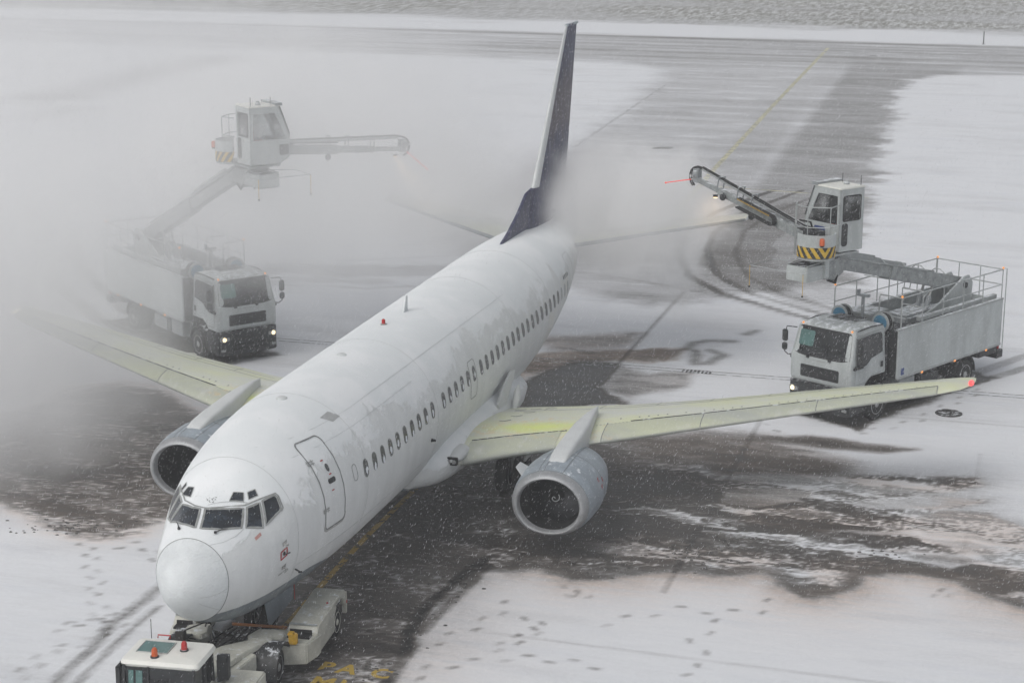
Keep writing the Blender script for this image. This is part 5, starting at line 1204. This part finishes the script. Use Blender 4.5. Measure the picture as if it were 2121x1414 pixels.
    # nozzle head
    hN = N1
    b = MB(); b.lathe([(-.10, .12), (-.06, .16), (.06, .16), (.10, .12)], tuple(hN+up2*.16), 'y', 18, cap=True); b.box(-.10, .10, -.10, .10, -.10, .34, Matrix.Translation(hN-dd*.05)); nh = b.build('nozzle_head', M['grey'], sb_)
    b = MB(); pts = [B0+dd*LL*.955+up2*.42]+[hN-dd*.10+up2*(.08+.34*math.cos(a))+dd*.34*math.sin(a) for a in [PI*k/8 for k in range(0, 8)]]; b.tube(pts, .030, 8)
    b.tube([q+side*.08 for q in pts], .022, 8); b.build('head_hose', M['hose'], nh)
    return root, inv, hN, dd, side, up2, nh
def root_matrix(loc, rz): return Matrix.Translation(Vector(loc)) @ turn(rz)
def clear_mat():
    m, t, p = nodes('cabin_clear_glass'); g = NG(t); tr_ = g.n('ShaderNodeBsdfTransparent'); tr_.inputs[0].default_value = (.86, .88, .88, 1)
    gl = g.n('ShaderNodeBsdfGlossy'); gl.inputs['Roughness'].default_value = .08; mx = g.n('ShaderNodeMixShader'); fr = g.n('ShaderNodeFresnel'); fr.inputs[0].default_value = 1.5
    df = g.n('ShaderNodeBsdfDiffuse'); df.inputs[0].default_value = (.6, .62, .63, 1); tc = g.n('ShaderNodeTexCoord').outputs['Object']; fog = g.math('MULTIPLY', g.rng(g.noise(tc, 1.5, 2), .40, .75), .5); m2 = g.n('ShaderNodeMixShader')
    g.l(fog, m2.inputs[0]); g.l(tr_.outputs[0], m2.inputs[1]); g.l(df.outputs[0], m2.inputs[2])
    g.l(fr.outputs[0], mx.inputs[0]); g.l(m2.outputs[0], mx.inputs[1]); g.l(gl.outputs[0], mx.inputs[2]); g.l(mx.outputs[0], t.nodes['Material Output'].inputs['Surface']); return m
clearglass = clear_mat()
TR = truck((10.338, 25.12, 0), 4.22008, 'grey de-icing truck with its boom low over the cab, behind the right-hand wing tip', 5.0, 1.5, (5.16, 27.0, 6.74), R(143), 5.5, 'operator in a red jacket sitting inside the raised cabin of the right-hand truck')
TL = truck((-10.831, 26.23, 0), 5.62629, 'de-icing truck half hidden in white mist with its boom raised high', 6.62, 1.9, (-5.55, 29.5, 6.85), R(50), 5.8, 'operator in a red jacket seen through the high cabin window of the misty left-hand truck')
def wand(tr, world_end, m, lamp=True):
    root, inv, hN, dd, side, up2, nh = tr; e = inv @ Vector(world_end); s = hN+(e-hN).normalized()*.12
    b = MB(); b.tube([s, e], .014, 6); b.lathe([(-.03, 0), (-.02, .03), (.02, .03), (.03, 0)], tuple(e), 'z', 8); b.build('feeler_wand', M[m], nh)
    b = MB(); b.tube([hN, s+(e-s)*.06], [.05, .03], 8); b.build('spray_nozzle', M['frame'], nh)
wand(TR, (4.25, 26.65, 6.62), 'redglow'); wand(TL, (-4.62, 29.3, 6.22), 'redglow')

# ================================================================== TOWBARLESS TUG under the nose gear
tug = empty('towing_tractor', (-.1, 3.9, 0), R(5.5), 'low cream-white towing tractor with two roof beacons, cradling the airplane nose wheels', 'towing tractor')
b = MB(); b.box(-.82, .64, -5.50, -4.42, .45, 1.02); tb = b.build('cab_body', M['tugwhite'], tug, bevel=.04)
b = MB(); b.prism([(-5.52, 1.0), (-5.47, 1.66), (-4.46, 1.66), (-4.42, 1.0)], lambda a, c: (-.78, a, c), lambda a, c: (.60, a, c)); gl_ = b.build('cab_glass', M['cabglass'], tug, bevel=.02)
b = MB()
for x in (-.79, .61):
    for y0, y1 in ((-5.53, -5.48), (-4.42, -4.47)): b.beam((x, y0, 1.0), (x, y1, 1.68), .05, .05, (0, 1, 0))
b.beam((.62, -4.9, 1.0), (.62, -4.9, 1.67), .04, .04, (0, 1, 0)); b.beam((-.3, -5.53, 1.0), (-.3, -5.49, 1.67), .03, .03, (0, 1, 0)); b.build('cab_post', M['dark'], gl_)
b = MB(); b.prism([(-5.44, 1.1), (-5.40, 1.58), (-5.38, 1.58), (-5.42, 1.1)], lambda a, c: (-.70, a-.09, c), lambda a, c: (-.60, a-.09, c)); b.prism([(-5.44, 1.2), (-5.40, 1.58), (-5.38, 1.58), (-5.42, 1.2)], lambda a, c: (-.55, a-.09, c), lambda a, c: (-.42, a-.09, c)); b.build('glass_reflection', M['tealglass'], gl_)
b = MB(); vs = []; rg = []
for (z, e) in ((1.64, .02), (1.70, .05), (1.77, .02), (1.80, -.06)):
    rg.append([(x, y, z) for x, y in rrect(-.09, -4.93, .745+e, .50+e, .10, 4)])
b.loft(rg); rf = b.build('cab_roof', M['tugroof'], tug)
b = MB(); b.prism([(-.66, -5.12), (-.06, -5.12), (-.06, -4.62), (-.66, -4.62)], lambda a, c: (a, c, 1.80), lambda a, c: (a, c, 1.815)); rw = b.build('roof_window', M['tealglass'], rf)
b = MB(); b.tube([(-.67, -5.13, 1.81), (-.05, -5.13, 1.81), (-.05, -4.61, 1.81), (-.67, -4.61, 1.81), (-.67, -5.13, 1.81)], .014, 6); b.build('window_frame', M['frame'], rw)
for (x, y, m_) in ((-.23, -5.30, 'amberoff'), (.22, -4.90, 'red')):
    b = MB(); b.lathe([(0, .085), (.03, .08), (.035, .0)], (x, y, 1.80), 'z', 16); bf = b.build('beacon_foot', M['dark'], rf)
    b = MB(); b.lathe([(.03, .062), (.15, .055), (.19, .035), (.195, 0)], (x, y, 1.80), 'z', 16); b.build('roof_beacon', M[m_], bf)
b = MB(); b.tube([(-.62, -4.45, 1.8), (-.62, -4.45, 2.2)], .008, 5); b.build('whip_antenna', M['dark'], rf)
b = MB(); b.tube([(.60, -4.48, 1.8), (.60, -4.48, 2.0)], .008, 5); b.build('whip_antenna', M['dark'], rf)
b = MB(); b.tube([(-.5, -4.42, 1.8), (-.5, -4.40, 1.86), (-.25, -4.40, 1.86), (-.25, -4.42, 1.8)], .014, 6); b.build('roof_handle', M['red'], rf)
b = MB(); b.box(-1.08, -.95, -5.25, -5.02, 1.02, 1.52); ml = b.build('mirror', M['dark'], tug, bevel=.03)
b = MB(); b.tube([(-.78, -5.2, 1.55), (-1.0, -5.15, 1.58), (-1.02, -5.13, 1.5)], .014, 6); b.build('mirror_arm', M['dark'], ml)
b = MB(); b.box(.72, .94, -4.50, -4.40, 1.42, 1.58); b.build('mirror', M['dark'], tug, bevel=.02)
b = MB(); b.prism([(.68, -4.40), (.86, -4.25), (.84, -4.05), (.68, -4.05)], lambda a, c: (a, c, .95), lambda a, c: (a, c, 1.42)); b.build('mudflap', M['dark'], tug)
# main deck and engine boxes
b = MB(); b.prism([(-.85, -4.4), (.70, -4.4), (.80, -3.6), (.98, -2.85), (.75, -2.75), (-.7, -2.9), (-.90, -3.0)], lambda a, c: (a, c, .42), lambda a, c: (a, c, .86 if c < -3.3 else .90)); b.build('main_deck', M['tugwhite'], tug, bevel=.02)
b = MB(); b.prism([(-.5, -4.35), (.45, -4.35), (.80, -2.95), (1.12, -2.2), (1.0, -2.1), (.2, -2.80)], lambda a, c: (a, c, .88), lambda a, c: (a, c, 1.0)); b.build('deck_cover', M['tugwhite'], tug, bevel=.015)
b = MB(); b.box(.74, 1.42, -4.75, -3.60, .30, .90); eb = b.build('side_box', M['tugwhite'], tug, bevel=.03)
b = MB(); b.box(1.425, 1.435, -4.3, -4.2, .68, .80); b.box(1.425, 1.435, -4.1, -4.02, .64, .78); b.build('side_placard', M['red'], eb)
b = MB(); b.box(-1.36, -.84, -4.35, -3.45, .30, .86); b.build('side_box', M['tugwhite'], tug, bevel=.03)
b = MB(); b.box(-.95, .95, -2.75, -1.7, .24, .42); b.build('cradle_frame', M['dark'], tug, bevel=.03)
for s in (-.74, 1):
    # front axle wheel under a black fender
    wheel('wheel', (1.12*s, -2.36, .42), .42, .34, tug, 'x', .55)
    b = MB(); rg = []
    for k in range(13):
        t = PI*(-.05+1.1*k/12); rr = []
        for r in (.50, .55): rr += [(x*s, -2.36+r*math.cos(t), .42+r*math.sin(t)) for x in ((.88, 1.40) if r < .52 else (1.40, .88))]
        rg.append(rr)
    b.loft(rg); b.build('fender', M['dark'], tug)
    # low shoulder with hexagonal cover
    b = MB(); b.prism([(.75, -1.95), (1.30, -1.98), (1.74, -1.85), (1.86, -1.40), (1.86, -1.2), (.75, -1.2)], lambda a, c: (a*s, c, .30), lambda a, c: (a*s, c, .76)); b.build('shoulder', M['tugwhite'], tug, bevel=.025)
    b = MB(); b.prism([(.50, -2.0), (.62, -2.15), (1.05, -2.10), (1.25, -1.95), (1.22, -1.70), (.98, -1.58), (.62, -1.62)], lambda a, c: (a*s, c, .80), lambda a, c: (a*s, c, .92)); b.build('hatch_cover', M['tugwhite'], tug, bevel=.02)
    # rear arm: sloping bonnet over the rear wheel
    b = MB(); pr_ = [(-1.40, .30), (-1.40, .78), (-1.28, .96), (.50, .99), (.82, .92), (.84, .62), (.72, .62), (.70, .45), (-.12, .28), (-.35, .28)]
    out = [(-1.40, .30), (-1.40, .80), (-1.25, .94), (.60, .99), (.82, .93), (.84, .60), (.74, .60), (.70, .74), (.55, .84), (.35, .86), (.12, .80), (-.02, .66), (-.06, .50), (-.08, .30)]
    b.prism(out, lambda a, c: (1.18*s, a, c), lambda a, c: (1.83*s, a, c)); ar = b.build('rear_arm', M['tugwhite'], tug, bevel=.02)
    b = MB(); b.box(min(1.24*s, 1.72*s), max(1.24*s, 1.72*s), -1.62, -1.39, .76, .80); b.box(min(1.24*s, 1.72*s), max(1.24*s, 1.72*s), -1.41, -1.395, .60, .88); b.build('arm_recess', M['black'], ar)
    b = MB(); b.box(min(1.20*s, 1.80*s), max(1.20*s, 1.80*s), -1.30, -1.26, .93, .965); b.build('arm_hinge', M['galv'], ar)
    wheel('wheel', (1.64*s, .34, .35), .35, .26, tug, 'x', .6, 'tugwhite')
    b = MB(); b.lathe([(0, .028), (.02, .022), (.025, 0)], (1.70*s, -.15, .985), 'z', 10); b.build('side_lamp', M['red'], ar)
    b = MB(); b.tube([(1.86*s, -.02, .88), (1.88*s, .02, .90), (1.88*s, .24, .90), (1.86*s, .28, .88)], .018, 6); b.build('grab_handle', M['dark'], ar)
    b = MB(); b.box(min(1.74*s, 1.84*s), max(1.74*s, 1.84*s), .84, .92, .36, .86); b.build('rear_bumper', M['tugwhite'], ar, bevel=.01)
    b = MB(); b.box(min(1.84*s, 1.85*s), max(1.84*s, 1.85*s), .85, .90, .60, .66); b.build('tail_lamp', M['red'], ar)
    b = MB(); b.tube([(.25*s, -.8, .35), (1.2*s, -.9, .45)], .05, 8); b.tube([(.6*s, -1.3, .4), (1.2*s, -.5, .5)], .03, 6); b.build('clamp_arm', M['iron'], tug)
b = MB(); b.box(1.38, 1.56, -1.98, -1.86, .74, .98, Matrix.Rotation(.0, 4, 'Z')); b.box(1.36, 1.50, -2.0, -1.84, .94, 1.0); wc = b.build('wheel_chock', M['marking'], None, bevel=.02)
wc.matrix_world = Matrix.Translation((-.1, 3.9, 0)) @ turn(R(5.5)) @ Matrix.Translation((0, 0, .03)); tag(wc, 'yellow block resting on the tractor shoulder beside the right front fender', 'chock')
b = MB(); b.box(-.80, -.62, -2.75, -2.55, .9, 1.22); b.tube([(-.62, -2.6, 1.2), (-.3, -2.2, 1.25), (-.45, -1.9, 1.0)], .02, 6); b.build('winch_motor', M['iron'], tug, bevel=.02)
b = MB()
for k in range(7): b.tube([(-.5+.16*k, -1.9, .55), (-.45+.15*k, -1.2-.1*(k % 3), .48), (-.35+.12*k, -.5, .42)], .022, 6)
b.build('hydraulic_hose', M['hose'], tug)
b = MB(); b.tube([(-.4, -.35, .42), (.9, -.55, .52)], .035, 8); b.build('winch_strap', mat('orange_strap', (.35, .13, .03), .7), tug)
b = MB(); b.prism([(-.42, -.5), (.42, -.5), (.42, .45), (-.42, .45)], lambda a, c: (a, c, .06), lambda a, c: (a, c, .13)); b.build('wheel_cradle', M['dark'], tug, bevel=.02)

# ================================================================== MIST, HAZE, FALLING SNOW
def cloud(name, c, r, dens_, label, noise=.9, nscale=.35, rot=0., inner=.15, col=(.998, .998, .999)):
    me = bpy.data.meshes.new(name); bm = bmesh.new(); bmesh.ops.create_icosphere(bm, subdivisions=4, radius=1.); 
    for v in bm.verts: v.co = Vector((v.co.x*r[0], v.co.y*r[1], v.co.z*r[2]))
    bm.to_mesh(me); bm.free()
    o = bpy.data.objects.new(name, me); COL.objects.link(o); o.location = c; o.rotation_euler = (0, 0, rot)
    zc = c[2]
    for v in me.vertices:      # rest on the apron
        if v.co.z+zc < .03: v.co.z = .03-zc
    m = bpy.data.materials.new(name); m.use_nodes = True; t = m.node_tree; t.nodes.remove(t.nodes['Principled BSDF']); g = NG(t)
    tc = g.n('ShaderNodeTexCoord').outputs['Object']; mp_ = g.mapping(tc, (1/r[0], 1/r[1], 1/r[2])); ln = g.n('ShaderNodeVectorMath', operation='LENGTH'); g.l(mp_, ln.inputs[0])
    n1 = g.noise(tc, nscale, 3, .6, .3)
    f = g.rng(g.math('ADD', ln.outputs['Value'], g.math('MULTIPLY', g.math('SUBTRACT', n1, .5), noise)), 1.-.12, inner)
    edge = g.rng(ln.outputs['Value'], 1., .82)
    de = g.math('MULTIPLY', g.math('MULTIPLY', f, edge), dens_)
    pv = g.n('ShaderNodeVolumePrincipled'); pv.inputs['Color'].default_value = (*col, 1); g.l(de, pv.inputs['Density']); pv.inputs['Anisotropy'].default_value = .0
    g.l(pv.outputs[0], t.nodes['Material Output'].inputs['Volume']); me.materials.append(m); o.visible_shadow = True
    return tag(o, label, 'spray mist', kind='stuff')
cloud('spray_mist', (-17.0, 13.5, 3.5), (13.5, 12.2, 8), .30, 'dense white spray mist drifting over the left wing tip', .6, inner=.35)
cloud('spray_mist', (-21, 33, 6.0), (19, 15, 10), .13, 'broad bank of mist behind and around the left truck', .8, .25)
cloud('spray_mist', (-8.0, 27.0, 6.6), (11, 11.0, 6.6), .25, 'thin mist drifting round the left truck cabin and boom', .8)
cloud('spray_mist', (-3.0, 29.0, 5.2), (5.6, 4.6, 2.8), .42, 'spray mist hiding the left tailplane and the foot of the fin', .8, .6)
cloud('spray_mist', (2.0, 29.2, 5.2), (5.3, 4.8, 3.1), 1.35, 'thick spray cloud over the right tailplane', .8, .6)
cloud('spray_mist', (4.1, 29.4, 2.9), (1.1, 1.0, 2.1), 1.0, 'narrow plume of spray falling below the right tailplane', .7, 1.0)
hb = MB(); hb.box(-1900, 1900, -150, 3700, -1, 18.2); hz = hb.build('haze', 'white', smooth=False); tag(hz, kind='stuff')
hm = bpy.data.materials.new('thin_haze'); hm.use_nodes = True; t = hm.node_tree; t.nodes.remove(t.nodes['Principled BSDF']); pv = t.nodes.new('ShaderNodeVolumePrincipled')
pv.inputs['Density'].default_value = .0012; pv.inputs['Color'].default_value = (.96, .97, .98, 1); t.links.new(pv.outputs[0], t.nodes['Material Output'].inputs['Volume']); hz.data.materials.clear(); hz.data.materials.append(hm)
# falling snow: small wind-driven flakes filling the air over the stand
rng = np.random.default_rng(12); NF = 420000
pz = np.stack([rng.uniform(-22, 22, NF), rng.uniform(-27, 42, NF), rng.uniform(.05, 16.5, NF)], -1)
dcam = np.linalg.norm(pz-np.array(CC), axis=1); pz = pz[dcam > 15]; NF = len(pz)
sz = (.45+.9*rng.uniform(0, 1, NF)**2)[:, None]*np.where(dcam[dcam > 15] < 26, .7, 1.)[:, None]
ax_ = np.array([-.42, .1, -.88])+rng.normal(0, .12, (NF, 3)); ax_ /= np.linalg.norm(ax_, axis=1)[:, None]
s1 = np.cross(ax_, np.array([0, 1., 0])); s1 /= np.linalg.norm(s1, axis=1)[:, None]; s2 = np.cross(ax_, s1)
Lf, Wf = .024, .0023
vv = np.stack([pz+ax_*Lf*sz, pz+s1*Wf*sz, pz-.5*s1*Wf*sz+.87*s2*Wf*sz, pz-.5*s1*Wf*sz-.87*s2*Wf*sz, pz-ax_*Lf*sz], 1).reshape(-1, 3)
tri = np.array([[0, 1, 2], [0, 2, 3], [0, 3, 1], [4, 2, 1], [4, 3, 2], [4, 1, 3]]); ff = (np.arange(NF)[:, None, None]*5+tri[None]).reshape(-1, 3)
fm = bpy.data.meshes.new('falling_snow'); fm.vertices.add(len(vv)); fm.vertices.foreach_set('co', vv.astype(np.float32).reshape(-1)); fm.loops.add(ff.size); fm.polygons.add(len(ff))
fm.loops.foreach_set('vertex_index', ff.astype(np.int32).reshape(-1)); fm.polygons.foreach_set('loop_start', np.arange(len(ff), dtype=np.int32)*3); fm.update(calc_edges=True)
fo = bpy.data.objects.new('falling_snow', fm); COL.objects.link(fo); fm.materials.append(mat('snowflake', (.78, .79, .81), .8, var=.02)); tag(fo, 'snowflakes blowing through the air over the apron', 'snow', kind='stuff')

# lit flood lamps on the spray booms, aimed where the fluid falls
def flood(tr, back, target, watts):
    root, inv, hN, dd, side, up2, nh = tr; p = hN-dd*back-up2*.22; wm = inv.inverted(); wp = wm @ p
    b = MB(); b.lathe([(-.05, .0), (-.04, .07), (.03, .08)], tuple(p), 'z', 14); hl = b.build('flood_lamp', M['dark'], nh.parent)
    b = MB(); b.lathe([(-.055, .0), (-.054, .06)], tuple(p), 'z', 12); b.build('lamp_glass', M['spot'], hl)
    ld = bpy.data.lights.new('flood_light', 'SPOT'); lo = bpy.data.objects.new('flood_light', ld); COL.objects.link(lo); ld.energy = watts; ld.color = (1, .68, .36); ld.spot_size = R(42); ld.spot_blend = .8; ld.shadow_soft_size = .08
    lo.location = wp+Vector((0, 0, -.10)); lo.rotation_euler = (Vector(target)-lo.location).to_track_quat('-Z', 'Y').to_euler()
flood(TR, 1.0, (5.4, 29.6, 5.0), 260); flood(TL, .3, (-4.6, 29.6, 5.0), 160)
